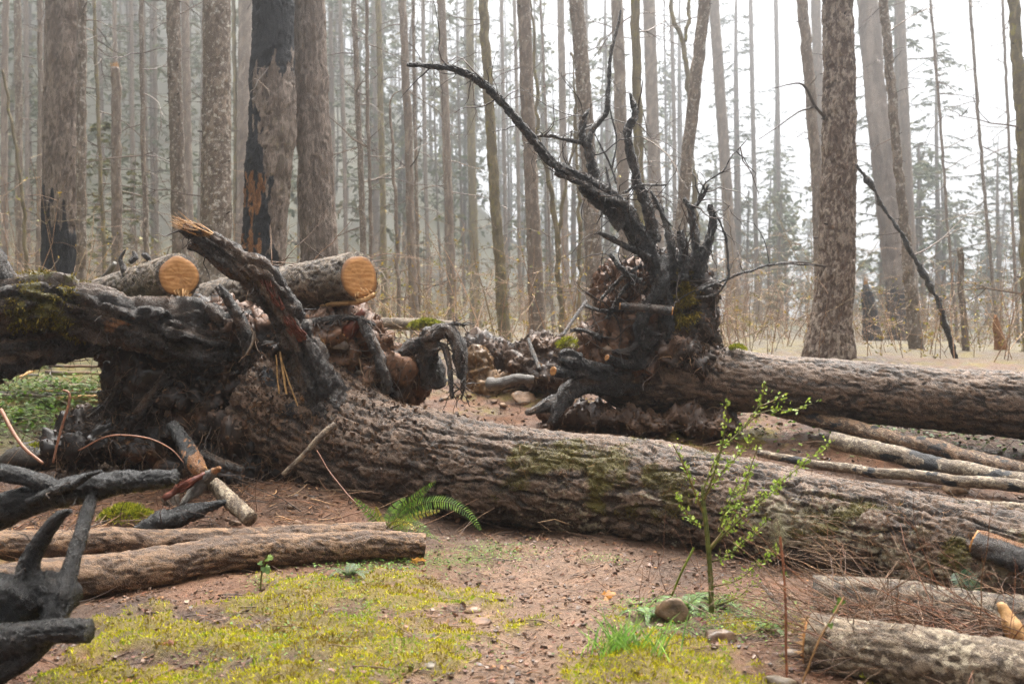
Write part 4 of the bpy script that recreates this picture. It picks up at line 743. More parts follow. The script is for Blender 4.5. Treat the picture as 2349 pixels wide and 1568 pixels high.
tree('moss-flecked trunk at the edge beyond the rear trunk, branches reaching left', [(2325, 0, 24), (2338, 180, 26), (2350, 380, 28), (2364, 800, 32)], 23, 'bark_mossy', seed=614, nb=16, bl=(.8, 3.2))
tree('tall slim trunk pressed close behind the cracked brown one', [(1840, 0, 24), (1858, 200, 25), (1876, 450, 26), (1888, 800, 29)], 27, 'bark_plain', seed=615, nb=10)
tree('short snapped pole of a trunk beyond the rear fallen trunk', [(2202, 568, 13), (2206, 650, 14), (2211, 750, 14), (2215, 840, 15)], 24, 'bark_lichen', seed=616, top=False, nb=0, stubs=6)
tree('low broken stump with raw orange wood beyond the rear fallen trunk', [(2283, 720, 6), (2287, 745, 15), (2293, 790, 22), (2295, 845, 24)], 24, 'bark_plain', seed=617, top=False, nb=0, stubs=0, name='broken_stump', attrs=lambda t: {'wood': .85 * sst(P(0, 850, 24)[2], P(0, 790, 24)[2], t['V'][:, 2])})
# leaning dark pole
tt = tube([(1962, 375, 19.0, 8), (2010, 445, 19.1, 9), (2062, 530, 19.2, 10), (2120, 630, 19.3, 11), (2165, 730, 19.4, 12), (2197, 850, 19.5, 12)], 12, .05, 'smooth', .035, .12, 621, .2, .02)
o = thing('leaning_pole', 'dark mossy broken pole leaning against the cracked brown trunk', 'pole', G(2197, 850)); tube_obj('trunk', tt, M['root_dark'], o)
tree('ghostly wide trunk with a charred foot, paler than the leaning banded one', [(1990, 0, 46), (2012, 250, 46), (2040, 500, 50), (2064, 700, 58), (2070, 830, 62)], 40, 'bark_furrow', 'furrow', 40, .12, 10, amp=.08, sc=.15, stretch=8, seed=618, attrs=cchar(640, 2060, .8, .6, 40), stubs=0, bl=(1, 4))
tree('charred hollow stump in the mist behind the cracked brown trunk', [(1986, 652, 12), (1990, 680, 26), (1998, 740, 36), (2004, 835, 42)], 33, 'bark_furrow', 'furrow', 30, .1, 0, amp=.05, sc=.1, seed=619, top=False, stubs=0, name='charred_stump', attrs=lambda t: {'char': 1 + 0 * t['S']}, tip=.5)
GL = 'slim grey trunk fading into the mist behind the fallen trees'
GG = 'slim misty trunks behind the fallen trees'
LM = [(-400, 'the wood edge'), (140, 'the fire-blackened trunk'), (266, 'the snapped trunk'), (405, 'the slender mottled trunk'), (497, 'the sturdy mottled trunk'), (620, 'the burn-scarred trunk'), (722, 'the furrowed brown trunk'), (1130, 'the mossy brown trunk'), (1218, 'the root-crossed trunk'), (1345, 'the pale cracked trunk'), (1585, 'the leaning mottled trunk'), (1922, 'the cracked brown trunk'), (2062, 'the banded trunk'), (2345, 'the moss-flecked trunk'), (2900, 'the wood edge')]
ORD = ['first', 'second', 'third', 'fourth', 'fifth', 'sixth', 'seventh', 'eighth', 'ninth', 'tenth', 'eleventh', 'twelfth', 'thirteenth']
def between(xs_, noun):
    out = [None] * len(xs_)
    for (a, na), (b, nb_) in zip(LM[:-1], LM[1:]):
        ids = sorted([i for i, x in enumerate(xs_) if a <= x < b], key=lambda i: xs_[i])
        if na == 'the wood edge': na, nb_, ids = nb_, 'the wood edge', ids[::-1]
        for k, i in enumerate(ids): out[i] = f'{ORD[k]} {noun} counted from {na} towards {nb_}'
    return out
mid = [(13, 14, 10, 34), (40, 16, 46, 30), (92, 12, 88, 30), (215, 8, 248, 28), (262, 10, 270, 38), (324, 11, 340, 27), (424, 18, 440, 34), (536, 9, 541, 36), (563, 30, 556, 36), (811, 13, 842, 28), (840, 8, 856, 26), (868, 13, 885, 33), (923, 18, 952, 28), (948, 8, 962, 29), (1011, 19, 1041, 30), (1077, 18, 1092, 40), (1286, 16, 1300, 42), (1240, 6, 1270, 36), (1416, 27, 1443, 30), (1457, 21, 1472, 24), (1489, 28, 1518, 40), (1637, 24, 1692, 44),
       (1871, 22, 1890, 46), (2065, 20, 2100, 44), (2135, 6, 2195, 32), (2225, 7, 2288, 32), (2300, 6, 2336, 34), (300, 9, 305, 45), (355, 9, 362, 48), (780, 9, 800, 46), (970, 9, 985, 50), (1150, 9, 1165, 52), (1540, 9, 1552, 55), (1722, 10, 1740, 60), (1780, 10, 1790, 62), (160, 10, 200, 40), (60, 9, 64, 44), (470, 12, 450, 50), (585, 10, 590, 45), (1180, 8, 1196, 48), (1345, 8, 1352, 55)]
MLAB = between([xt * .5 + xb * .5 for xt, wp, xb, d in mid], 'slim misty trunk')
for q, (xt, wp, xb, d) in enumerate(mid):
    mt = ['bark_plain', 'bark_lichen', 'bark_plain', 'bark_mossy'][q % 4] if d < 42 else 'bark_plain'
    tree(MLAB[q], [(xt, 0, wp), ((xt * .62 + xb * .38) + (q * 7 % 5 - 2), 300, wp * 1.05), ((xt * .3 + xb * .7), 560, wp * 1.12), (xb, 770, wp * 1.25)], d, mt, 'plates' if wp > 12 else 'smooth', 16 if wp > 12 else 9, .22, 30 if q % 3 else 44, GG, seed=640 + q, bl=(.5, 2.6), stubs=14, brd=.002 * (d > 35))
tt = tube([(7, 160, 26, 6), (25, 280, 26, 7), (45, 400, 26, 8), (58, 560, 26, 9), (60, 760, 26, 9)], 8, .1, wob=.03, seed=690); o = thing('dead_pole', 'thin mossy dead pole leaning beside the fire-blackened grey trunk', 'pole', G(60, 800)); tube_obj('trunk', tt, M['bark_mossy'], o)
tt = tube([(894, 243, 24, 6), (900, 330, 24, 7), (906, 450, 24, 8), (911, 560, 24, 9), (914, 760, 24, 9)], 8, .1, wob=.03, seed=691); o = thing('dead_pole', 'thin dead snag with a hooked top among the slim misty trunks', 'pole', G(914, 800)); tube_obj('trunk', tt, M['bark_plain'], o)
tt = tube([(893, 245, 24, 5), (897, 228, 24, 4), (905, 215, 24, 3), (920, 208, 24, 2)], 6, .05, seed=692); tube_obj('hooked_tip', tt, M['bark_plain'], o)
# a forked tree and mossy curved maples in the mist
for q, (lab, lims) in enumerate([('forked slender tree in the mist behind the root plate', [[(1612, 760, 34, 16), (1595, 500, 34, 14), (1580, 200, 34, 12), (1566, 85, 34, 11), (1545, 40, 34, 9), (1533, -60, 34, 8)], [(1570, 95, 34, 9), (1578, 50, 34, 8), (1588, -60, 34, 7)]]),
                                 ('mossy crooked maple stems left of the root plate', [[(1290, 760, 28, 14), (1275, 520, 28, 13), (1258, 400, 28, 11), (1235, 300, 28, 9), (1228, 150, 28, 7), (1215, -20, 28, 5)], [(1280, 560, 28, 10), (1300, 420, 28, 8), (1318, 300, 28, 6), (1330, 180, 28, 4)], [(1330, 770, 28, 9), (1328, 520, 28, 9), (1322, 300, 28, 6), (1312, 120, 28, 4)]])]):
    o = thing('broadleaf_tree', lab, 'tree', G(lims[0][0][0], 790))
    for k, sp in enumerate(lims):
        tt = tube(sp, 10, .12, 'smooth', .012, .2, 693 + q * 5 + k, .1, .05); tube_obj('trunk' if k == 0 else 'limb', tt, M['bark_mossy'], o)
        rng = R(700 + q * 5 + k); n = 14; i = rng.integers(len(tt['pts']) // 3, len(tt['pts']), n); pp = wander(tt['pts'][i], rng.normal(size=(n, 3)) + [0, 0, .8], rng.uniform(.6, 2, n), 8, rng, .2, -.02); V, F = strands(pp, taper(n, 8, .010, .25), 4); stuff(mk('twigs', V, F, None, M['twig'], o, cols=rcols(n, 32, [(.09, .08, .04), (.12, .10, .06)], rng)))
# ------------------------------------------------------------------ conifers with foliage in the mist
def conifer(label, x, d, wpx, z0, z1, rb, n, seed, group=None, pal=((.050, .082, .042), (.07, .10, .05), (.09, .11, .045)), dens=1.):
    k_ = fard(d) / d; d = fard(d); z0, z1, rb = z0 * k_, z1 * k_, rb * k_; X = (x - 1174.5) * d / FPX; h0 = H(X, d)[0]; rng = R(seed); o = thing('foliage_conifer', label, 'tree', (X, d, h0), group); r = wpx * d / FPX / 2; zt = h0 + z1 * 1.04
    t = tube(np.array([[X, d, h0 - .2, r * 1.3], [X + .1, d, h0 + z1 * .3, r], [X - .1, d, h0 + z1 * .7, r * .6], [X, d, zt, .02]]), 12, .3, 'smooth', .02, .3, seed, world=True); tube_obj('trunk', t, M['bark_plain'], o)
    f = rng.random(n); z = h0 + z0 + (z1 - z0) * f; az = rng.uniform(0, 6.28, n); L = rb * (1 - .85 * f) * rng.uniform(.5, 1.15, n); st = np.stack([np.full(n, X), np.full(n, float(d)), z], 1)
    pp = wander(st, np.stack([np.cos(az), np.sin(az), rng.normal(.12, .12, n)], 1), L, 6, rng, .10, .09); Vb_, Fb_ = strands(pp, taper(n, 6, .012 + .008 * L, .25), 3)
    K = int(34 * dens); b = np.repeat(np.arange(n), K); s = np.sqrt(rng.uniform(.04, 1, n * K)) * 4.99; i = s.astype(int); fr = (s - i)[:, None]; c = pp[b, i] * (1 - fr) + pp[b, i + 1] * fr; tg = unit(pp[b, i + 1] - pp[b, i])
    sd = unit(np.cross(tg, [0, 0, 1.])) * rng.choice([-1, 1], len(b))[:, None]; u = unit(sd + .7 * tg + rng.normal(0, .25, tg.shape) + [0, 0, -.35]) * (k_ * rng.uniform(.14, .42, len(b)) * np.clip(L[b] * .5, .5, 1.2))[:, None]; v = unit(np.cross(u, rng.normal(size=u.shape))) * k_ * rng.uniform(.02, .05, (len(b), 1))
    Vl, Fl = leafq(c, u, v); cr = mk('crown', Vl, Fl, None, M['needle'], o, smooth=False, cols=rcols(len(b), 4, pal, rng, .35)); stuff(mk('limbs', Vb_, Fb_, None, M['twig'], o, cols=np.tile([.08, .065, .052], (len(Vb_), 1))))
FL = 'hazy conifer with drooping green-grey boughs deep in the mist'; FG = 'foliage conifers deep in the mist'
CON = [(1690, 62, 16, 5, 23, 3.6, 110), (1780, 75, 14, 4, 17, 3.4, 80), (2060, 48, 20, 4, 24, 4.6, 120), (2150, 60, 12, 3, 18, 4, 100), (2290, 58, 12, 2, 11, 4, 70), (860, 58, 14, 5, 26, 4.2, 110), (930, 66, 14, 4, 26, 4, 100), (760, 50, 14, 6, 24, 3.6, 90), (330, 48, 14, 4, 24, 3.8, 100), (230, 56, 14, 3, 24, 4, 100), (60, 46, 12, 4, 22, 3.6, 90), (1080, 68, 14, 6, 27, 4, 100), (1400, 80, 12, 6, 24, 3.6, 90), (1560, 70, 14, 6, 25, 3.6, 100), (480, 60, 14, 5, 26, 4, 90), (-60, 52, 14, 5, 24, 4, 80), (650, 64, 14, 5, 26, 4, 90)]
CLAB = between([c_[0] for c_ in CON], 'hazy green-boughed conifer')
for q, (x, d, wp, z0, z1, rb, n) in enumerate(CON):
    conifer(CLAB[q], x, d, wp, z0, z1, rb, n, 720 + q, FG, dens=.8 if d > 55 else 1)
for lab, x, d, z0, z1, rb, n, sd in [('small green young conifer left of the snapped orange-topped trunk', 232, 34, 1.5, 7, 1.6, 46, 751), ('small green young conifer between the snapped trunk and the mottled trunk', 312, 36, 1, 6, 1.7, 46, 752)]:
    conifer(lab, x, d, 6, z0, z1, rb, n, sd, None, ((.075, .10, .03), (.10, .12, .03), (.14, .13, .03)))

# ------------------------------------------------------------------ brush and far wood
rng = R(801); n = 2200
d = 18 + 80 * rng.random(n) ** 1.1; xp = -80 + 2510 * rng.random(n) ** 1.15; X = (xp - 1174.5) * d / FPX; z = H(X, d); st = np.stack([X, d, z - .05], 1); L = rng.uniform(.6, 3.6, n) * np.where(d > 30, 1.5, 1) * np.clip(.5 + .5 * vnoise(np.stack([X / 3, d / 5, d * 0], 1), 3) + .3, .25, 1.3)
pp = wander(st, rng.normal(0, .28, (n, 3)) + [0, 0, 1], L, 5, rng, .13, 0); parts = [(pp, taper(n, 5, .005 + .0035 * L, .3))]
b = np.repeat(np.arange(n), 5); j = rng.integers(1, 5, len(b)); p2 = wander(pp[b, j], rng.normal(0, 1, (len(b), 3)) * [1, 1, .35] + [0, 0, .2], L[b] * rng.uniform(.15, .55, len(b)), 5, rng, .22, .01); parts.append((p2, taper(len(b), 5, .003 + .00014 * d[b], .5)))
V, F = cat([strands(a, r, 3) for a, r in parts]); c = rcols(n + len(b), 15, [(.36, .255, .185), (.26, .18, .13), (.42, .32, .235), (.24, .19, .11)], rng, .25)
stuff(mk('brush', V, F, None, M['twig'], cols=c), 'tangle of bare tan twigs and saplings under the trees', 'brush')
m = 24000; b2 = rng.integers(0, len(p2), m); k = (fbm(np.stack([p2[b2, 0, 0] / 4, p2[b2, 0, 1] / 6, p2[b2, 0, 1] * 0], 1), 2, 8) + .25 * (p2[b2, 0, 0] < -3) > .05); b2 = b2[k]; jj = rng.integers(1, 5, len(b2)); c0 = p2[b2, jj]; u = unit(rng.normal(size=c0.shape)) * rng.uniform(.03, .09, (len(c0), 1)) * (1 + (c0[:, 1:2] > 30)); v = unit(np.cross(u, rng.normal(size=u.shape))) * .02 * (1 + (c0[:, 1:2] > 30))
Vl, Fl = leafq(c0, u, v); stuff(mk('brush_leaves', Vl, Fl, None, M['leaf'], smooth=False, cols=rcols(len(c0), 4, [(.28, .27, .05), (.18, .21, .05), (.38, .29, .04)], rng, .3)), 'scattered yellow-green spring leaves on the tan brush', 'leaves')
n = 520; d = rng.uniform(100, 245, n); X = (-700 + 3600 * rng.random(n) ** 1.45 - 1174.5) * d / FPX; z = H(X, d); st = np.stack([X, d, z - .3], 1); hh = rng.uniform(22, 50, n); hh = np.where(X / d > .16, hh * .5, np.where(X / d < -.12, hh * 1.35, hh))
pp = wander(st, rng.normal(0, .02, (n, 3)) + [0, 0, 1], hh, 10, rng, .015); V0, F0 = strands(pp, taper(n, 10, rng.uniform(.12, .40, n), .3), 5); parts = []
b = np.repeat(np.arange(n), 14); j = rng.integers(2, 10, len(b)); p2 = wander(pp[b, j] - (pp[b, j] - pp[b, j - 1]) * rng.random((len(b), 1)), rng.normal(0, 1, (len(b), 3)) * [1, 1, .15], rng.uniform(1, 5, len(b)) * (1.2 - j / 12), 5, rng, .09, .08); parts.append((p2, taper(len(b), 5, .045, .4)))
V, F = cat([(V0, F0)] + [strands(a, r, 3) for a, r in parts]); far = stuff(mk('far_wood', V, F, None, M['twig'], cols=np.tile([.12, .098, .08], (len(V), 1))), 'far wood of thin trunks dissolving into white mist', 'wood')
m = 105000; b2 = rng.integers(0, len(p2), m); jj = rng.integers(1, 5, m); c0 = p2[b2, jj] + rng.normal(0, .3, (m, 3)); u = unit(rng.normal(size=c0.shape) * [1, 1, .5] + [0, 0, -.4]) * rng.uniform(.45, 1.4, (m, 1)); v = unit(np.cross(u, rng.normal(size=u.shape))) * .19
Vl, Fl = leafq(c0, u, v); stuff(mk('far_foliage', Vl, Fl, None, M['needle'], smooth=False, cols=rcols(m, 4, [(.075, .115, .05), (.11, .135, .055), (.15, .15, .05)], rng, .3)), 'dim green-grey needles of the far wood in mist', 'foliage')

# ------------------------------------------------------------------ unseen rest of the wood, added to cut light from sides and behind
rng = R(821); n = 150; d = rng.uniform(-26, 30, n); sdx = rng.choice([-1, 1], n) * (np.where(d > -4, 5.5 + .62 * np.clip(d, 0, 99), 0) + rng.uniform(0, 16, n)); X = np.where(d > -4, sdx, rng.uniform(-26, 26, n)); d = np.where((d < -4) & (d > -7), d - 4, d); st = np.stack([X, d, H(X, d) - .2], 1); hh = rng.uniform(14, 24, n)
pp = wander(st, rng.normal(0, .02, (n, 3)) + [0, 0, 1], hh, 10, rng, .015); V, F = strands(pp, taper(n, 10, rng.uniform(.1, .3, n), .3), 8); stuff(mk('unseen_shade_wood', V, F, None, M['bark_plain']), 'unseen trunks of the wood around and behind the viewpoint, added for shade', 'wood')
m = 34000; b = rng.integers(0, n, m); f = rng.uniform(.05, 1, m); i = (f * 8.99).astype(int); c0 = pp[b, i] + (pp[b, i + 1] - pp[b, i]) * (f * 8.99 - i)[:, None] + rng.normal(0, 1, (m, 3)) * (2.1 * (1.1 - f))[:, None] * [1, 1, .3]; kp = (c0[:, 1] < -6) | (np.abs(c0[:, 0]) > 5 + .62 * np.clip(c0[:, 1], 0, 99)); c0 = c0[kp]; m = len(c0); u = unit(rng.normal(size=c0.shape) + [0, 0, -.3]) * rng.uniform(.4, 1.1, (m, 1)); v = unit(np.cross(u, rng.normal(size=u.shape))) * .17; V, F = leafq(c0, u, v)
stuff(mk('unseen_shade_foliage', V, F, None, M['needle'], smooth=False, cols=rcols(m, 4, [(.05, .08, .04), (.07, .09, .045)], rng, .3)), 'unseen needles of the wood around and behind the viewpoint, thickened to cut light', 'foliage')

# ------------------------------------------------------------------ clods between the two root plates
def clod(label, blobs, seed, cols_, ncr, nrt, name='soil_mound'):
    ncr *= 2; nrt = nrt * 2
    o = thing(name, label, 'mound', P(blobs[0][0], blobs[0][1], blobs[0][2])); Vc, Fc, _ = blob_mesh(blobs, .036, seed, (.10, .08, .045), (.35, .14, .06)); k = sst(-.4, .5, fbm(Vc / .3, 3, seed + 3))[:, None]
    mk('soil', Vc, Fc, None, M['col'], o, cols=np.array(cols_[0]) * (1 - k) + np.array(cols_[1]) * k); soil_dress(o, Vc, Fc, seed + 4, ncr, nrt, cols_, [(.04, .026, .018), (.16, .09, .03)], (.05, .25)); return o
clod('low dark soil mound in the gap, between the drooping root and the ochre bank', [(1110, 800, 15.5, 60, 32, .5), (1150, 815, 15.2, 40, 30, .4), (1085, 820, 15.3, 30, 30, .4)], 831, [(.03, .021, .016), (.10, .06, .036)], 900, 420)
clod('brown soil mound with a moss cap just left of the rear root plate', [(1250, 810, 14.5, 62, 46, .6), (1225, 850, 14.3, 60, 50, .6), (1290, 830, 14.4, 50, 50, .5), (1265, 780, 14.6, 30, 24, .3)], 841, [(.055, .034, .022), (.13, .078, .046)], 1200, 600)
clod('ochre bare earth bank behind the drooping root', [(1100, 850, 14.6, 36, 52, .4), (1125, 890, 14.3, 40, 40, .4)], 851, [(.17, .105, .045), (.24, .15, .065)], 500, 60)
clod('reddish soil heap spilling below the rear root plate', [(1330, 960, 12.3, 90, 36, .5), (1480, 965, 12.1, 130, 34, .5), (1620, 975, 12.0, 90, 26, .5)], 861, [(.07, .042, .026), (.135, .078, .045)], 1800, 200)
o, t = log('mossy_log', 'distant grey log with a bright green moss cap in the gap', [(800, 742, 18, 26), (900, 742, 17.8, 28), (1000, 745, 17.5, 28), (1040, 748, 17.4, 24)], 'bark_pale', 24, .05, 'plates', .01, .05, 871)
rng = R(872); m = 2400; a = rng.uniform(0, 1, m); cx = np.interp(a, [0, 1], [940, 1018]); c = np.array([P(x_, 752 - 16 * math.sin(math.pi * (x_ - 936) / 86) * math.sqrt(q_), 17.3) for x_, q_ in zip(cx, rng.random(m))]) + rng.normal(0, .06, (m, 3)) * [0, 1, .2]; u = unit(rng.normal(0, .6, (m, 3)) + [0, -.3, .5]) * rng.uniform(.04, .09, (m, 1)); v = unit(np.cross(u, rng.normal(size=u.shape))) * .02
Vm, Fm = leafq(c, u, v); stuff(mk('moss_cap', Vm, Fm, None, M['moss'], o, smooth=False, cols=rcols(m, 4, [(.22, .26, .03), (.30, .32, .05), (.16, .20, .03)], rng, .2)))
log('dead_branch', 'dark upright stick poking out of the brown soil mound', [(1213, 778, 14, 9), (1222, 810, 13.8, 11), (1238, 848, 13.6, 10)], 'root', 10, .03, 'smooth', .004, .04, 881, catg='stick', wob=.01)
log('dead_branch', 'bare grey root piece lying on the soil in the gap', [(1122, 880, 13.2, 30), (1150, 878, 13.1, 24), (1185, 868, 13.0, 26), (1225, 870, 13.0, 16)], 'greywood', 20, .03, 'smooth', .012, .06, 882, catg='branch', lobes=.2)
log('dead_branch', 'slanting grey pole behind the mossy soil mound', [(1240, 860, 15, 7), (1300, 755, 15.5, 9), (1345, 690, 16, 9)], 'root', 10, .05, 'smooth', .004, .05, 883, catg='pole')
for q, (lab, x, y, r, c_) in enumerate([('pale fractured rock on the soil in the gap', 1200, 925, (.20, .15, .12), (.30, .20, .12)), ('pale grey flat rock behind the fractured rock', 1150, 885, (.2, .14, .09), (.24, .22, .20)), ('tan rock below the rear root plate', 1345, 985, (.13, .1, .08), (.22, .15, .1)), ('brown rock beside the tan one below the rear plate', 1415, 985, (.11, .09, .07), (.16, .10, .065)), ('small ochre rock under the rear trunk', 1480, 1000, (.08, .07, .05), (.26, .17, .09)), ('rounded tan rock behind the front trunk near the poles', 2185, 1128, (.16, .12, .10), (.32, .24, .17))]):
    stone(lab, G(x, y), r, 890 + q, c_, 8)
rng = R(899); SG = 'loose stones on the bare slope'
for q in range(70):
    x, y = rng.uniform(1010, 1800), rng.uniform(900, 1035); p = G(x, y)
    if p[1] > 10.2: r = rng.uniform(.025, .075); stone('small loose stone on the bare slope between the fallen trunks', p, (r, r * .8, r * .6), 900 + q, [(.22, .15, .10), (.15, .095, .06), (.28, .20, .13), (.12, .09, .07)][q % 4], 7, group=SG)

# ------------------------------------------------------------------ ferns, sapling, shoots
def frond(parent, pts, pl, seed, npin=30, nrm=(0, -.6, .8), pal=((.06, .15, .025), (.09, .19, .03), (.11, .19, .03)), name='frond'):
    rng = R(seed); C, S = crom(np.c_[pts, np.zeros(len(pts))], .01); p = C[:, :3]; T = unit(np.gradient(p, axis=0)); Vr, Fr = strands(p[None, ::2], taper(1, len(p[::2]), .004, .3), 4)
    f = np.linspace(.10, .99, npin); i = (f * (len(p) - 1)).astype(int); prof = np.clip(np.minimum(f / .22, 1) ** .6 * (1.02 - f) ** .55, .08, 1) * pl; Vs, cs = [Vr], [np.tile([.10, .11, .03], (len(Vr), 1))]; Fs = [Fr]; n0 = len(Vr)
    for sgn in (-1, 1):
        N_ = np.asarray(nrm, float); sd = unit(np.cross(T[i], N_)) * sgn; u = unit(sd + T[i] * .35 + rng.normal(0, .06, sd.shape)) * prof[:, None]; w_ = T[i] * (.0052 + .05 * prof[:, None] * .35)
        dz = unit(np.cross(sd, T[i]) * sgn); q0 = p[i] - w_ * .6; q1 = p[i] + w_ * .6; m0 = p[i] + u * .55 - w_ - dz * .03 * prof[:, None]; m1 = p[i] + u * .55 + w_ * .8 - dz * .03 * prof[:, None]; tp = p[i] + u - [0, 0, .12] * prof[:, None]
        V = np.stack([q0, q1, m1, m0, tp, tp + w_ * .12], 1).reshape(-1, 3); k = np.arange(npin) * 6 + n0; F = np.concatenate([np.stack([k, k + 1, k + 2, k + 3], 1), np.stack([k + 3, k + 2, k + 5, k + 4], 1)]); Vs.append(V); Fs.append(F); n0 += len(V); cs.append(rcols(npin, 6, pal, rng, .3))
    return mk(name, np.vstack(Vs), np.vstack(Fs), None, M['leaf'], parent, cols=np.vstack(cs))
def PP(rows): return np.array([P(*r) for r in rows])
fe = thing('sword_fern', 'green sword fern arching out from under the front trunk', 'fern', G(905, 1218))
for q, (rows, pl, npn) in enumerate([([(892, 1210, 8.0), (930, 1160, 7.9), (972, 1124, 7.85), (1000, 1103, 7.8)], .075, 30), ([(892, 1208, 8.0), (955, 1160, 7.85), (1020, 1150, 7.75), (1072, 1175, 7.7), (1103, 1215, 7.65)], .10, 44), ([(878, 1210, 8.0), (850, 1178, 7.95), (812, 1142, 7.95)], .07, 20), ([(895, 1212, 7.95), (935, 1196, 7.8), (972, 1208, 7.7), (990, 1228, 7.65)], .06, 24),
                                    ([(900, 1214, 7.9), (945, 1215, 7.7), (990, 1228, 7.55), (1015, 1244, 7.5)], .05, 24), ([(888, 1210, 8.0), (900, 1170, 8.05), (930, 1140, 8.1)], .07, 22), ([(880, 1212, 7.95), (868, 1180, 8.0), (862, 1160, 8.0)], .05, 16), ([(895, 1212, 7.95), (960, 1180, 7.95), (1010, 1170, 7.95)], .07, 26), ([(885, 1212, 7.9), (905, 1195, 7.75), (935, 1200, 7.6), (955, 1218, 7.5)], .05, 20)]):
    frond(fe, PP(rows), pl, 1001 + q, npn, (0, -.8, .55), ((.12, .26, .035), (.16, .29, .035), (.08, .19, .03)) if q < 6 else ((.22, .26, .03), (.32, .26, .03)))
def fern(label, base, n, L, pl, seed, spread=1., group=None, pal=((.09, .20, .05), (.13, .25, .05), (.07, .17, .04)), npin=22):
    o = thing('fern', label, 'fern', base, group); rng = R(seed)
    for q in range(n):
        az = q / n * 6.28 + rng.normal(0, .3); l = L * rng.uniform(.65, 1.1); dr = np.array([math.cos(az), math.sin(az), 0]) * spread; s = np.linspace(0, 1, 6)[:, None]
        p = base + dr * l * s * .85 + np.array([0, 0, 1]) * l * (.95 * s - .85 * s * s); frond(o, p, pl * rng.uniform(.7, 1.1), seed + q * 3, npin, (0, 0, 1), pal)
    return o
fern('small light green fern draped round the rounded boulder', G(1572, 1402), 9, .30, .06, 1021)
fern('small light green fern growing left of the rounded boulder', G(1490, 1420), 7, .24, .05, 1031)
fern('low fern at the foot of the slender sapling', G(1640, 1395), 7, .24, .05, 1041)
fern('low fern in front of the flaky brown log', G(800, 1325), 6, .24, .05, 1051, pal=((.06, .12, .04), (.09, .15, .06)))
fern('small fern among the leaves before the grey log end', G(1760, 1450), 6, .2, .045, 1056)
fe = thing('fern', 'drooping fern with shade put into its leaf colour, hanging against the front trunk above the grey log', 'fern', P(2225, 1365, 5.75))
for q, rows in enumerate([[(2195, 1312, 5.75), (2222, 1325, 5.7), (2240, 1350, 5.66), (2246, 1378, 5.64)], [(2196, 1312, 5.75), (2205, 1340, 5.68), (2214, 1378, 5.66)]]): frond(fe, PP(rows), .075, 1061 + q, 20, (0, -1, .2), ((.02, .06, .025), (.03, .07, .025)))  # frond palette darkened to stand for the shade the fern hangs in
rng = R(1065)
for q, (x, y) in enumerate([(70, 900), (120, 935), (200, 905), (40, 960), (230, 880), (15, 905), (150, 895), (90, 850)]): fern('green fern in the hollow beneath the arching root', G(x, y), 6, .5, .1, 1070 + q * 9, group='ferns beneath the arching root', pal=((.07, .15, .025), (.11, .19, .03), (.14, .20, .03)), npin=14)
# sapling
sp = thing('sapling', 'young sapling with tiny bright leaves in front of the trunk', 'sapling', G(1632, 1405)); st_ = [(1634, 1415, 5.85, 13), (1630, 1330, 5.85, 12), (1622, 1230, 5.86, 11), (1614, 1160, 5.87, 10), (1612, 1112, 5.88, 8)]
tt = tube(st_, 10, .02, 'smooth', .001, .03, 1101, .06, .004); gs = [.085, .105, .022]; mk('stem', tt['V'], tt['F'], tt['tris'], M['twig'], sp, cols=np.tile(gs, (len(tt['V']), 1)))
brs = [[(1616, 1182, 5.87, 6), (1590, 1120, 5.85, 5), (1565, 1060, 5.83, 4), (1545, 1022, 5.82, 2.5)], [(1612, 1150, 5.87, 6), (1640, 1080, 5.85, 5), (1660, 1010, 5.84, 4), (1664, 960, 5.83, 3), (1668, 918, 5.82, 2)], [(1612, 1125, 5.87, 5), (1650, 1040, 5.9, 4), (1700, 985, 5.92, 3.5), (1740, 930, 5.95, 3), (1756, 880, 5.95, 2)], [(1740, 932, 5.95, 3), (1780, 915, 5.97, 2.5), (1800, 902, 5.97, 1.5)], [(1700, 985, 5.92, 3), (1750, 945, 5.9, 2.5), (1820, 940, 5.88, 2), (1864, 926, 5.88, 1.5)],
       [(1624, 1265, 5.86, 7), (1660, 1225, 5.8, 5), (1720, 1170, 5.75, 4), (1765, 1130, 5.72, 3), (1820, 1080, 5.7, 2.5), (1905, 1015, 5.68, 1.5)], [(1624, 1262, 5.86, 6), (1668, 1205, 5.9, 4), (1700, 1150, 5.92, 3.5), (1720, 1080, 5.95, 3), (1740, 1025, 5.95, 2)], [(1626, 1290, 5.86, 5), (1670, 1275, 5.8, 3.5), (1710, 1240, 5.77, 3), (1760, 1195, 5.75, 2)], [(1634, 1345, 5.85, 5), (1690, 1330, 5.78, 3), (1740, 1290, 5.75, 2.5), (1780, 1255, 5.72, 1.5)], [(1617, 1205, 5.87, 4), (1590, 1195, 5.85, 3), (1570, 1170, 5.84, 2.5), (1556, 1142, 5.83, 1.5)], [(1650, 1215, 5.85, 4), (1668, 1160, 5.83, 3), (1690, 1110, 5.82, 2)], [(1640, 1388, 5.85, 4), (1690, 1370, 5.78, 3), (1730, 1330, 5.75, 2)], [(1613, 1150, 5.87, 4), (1650, 1090, 5.82, 3), (1690, 1050, 5.8, 2.5), (1720, 1010, 5.78, 1.5)]]
rng = R(1102); LV = []
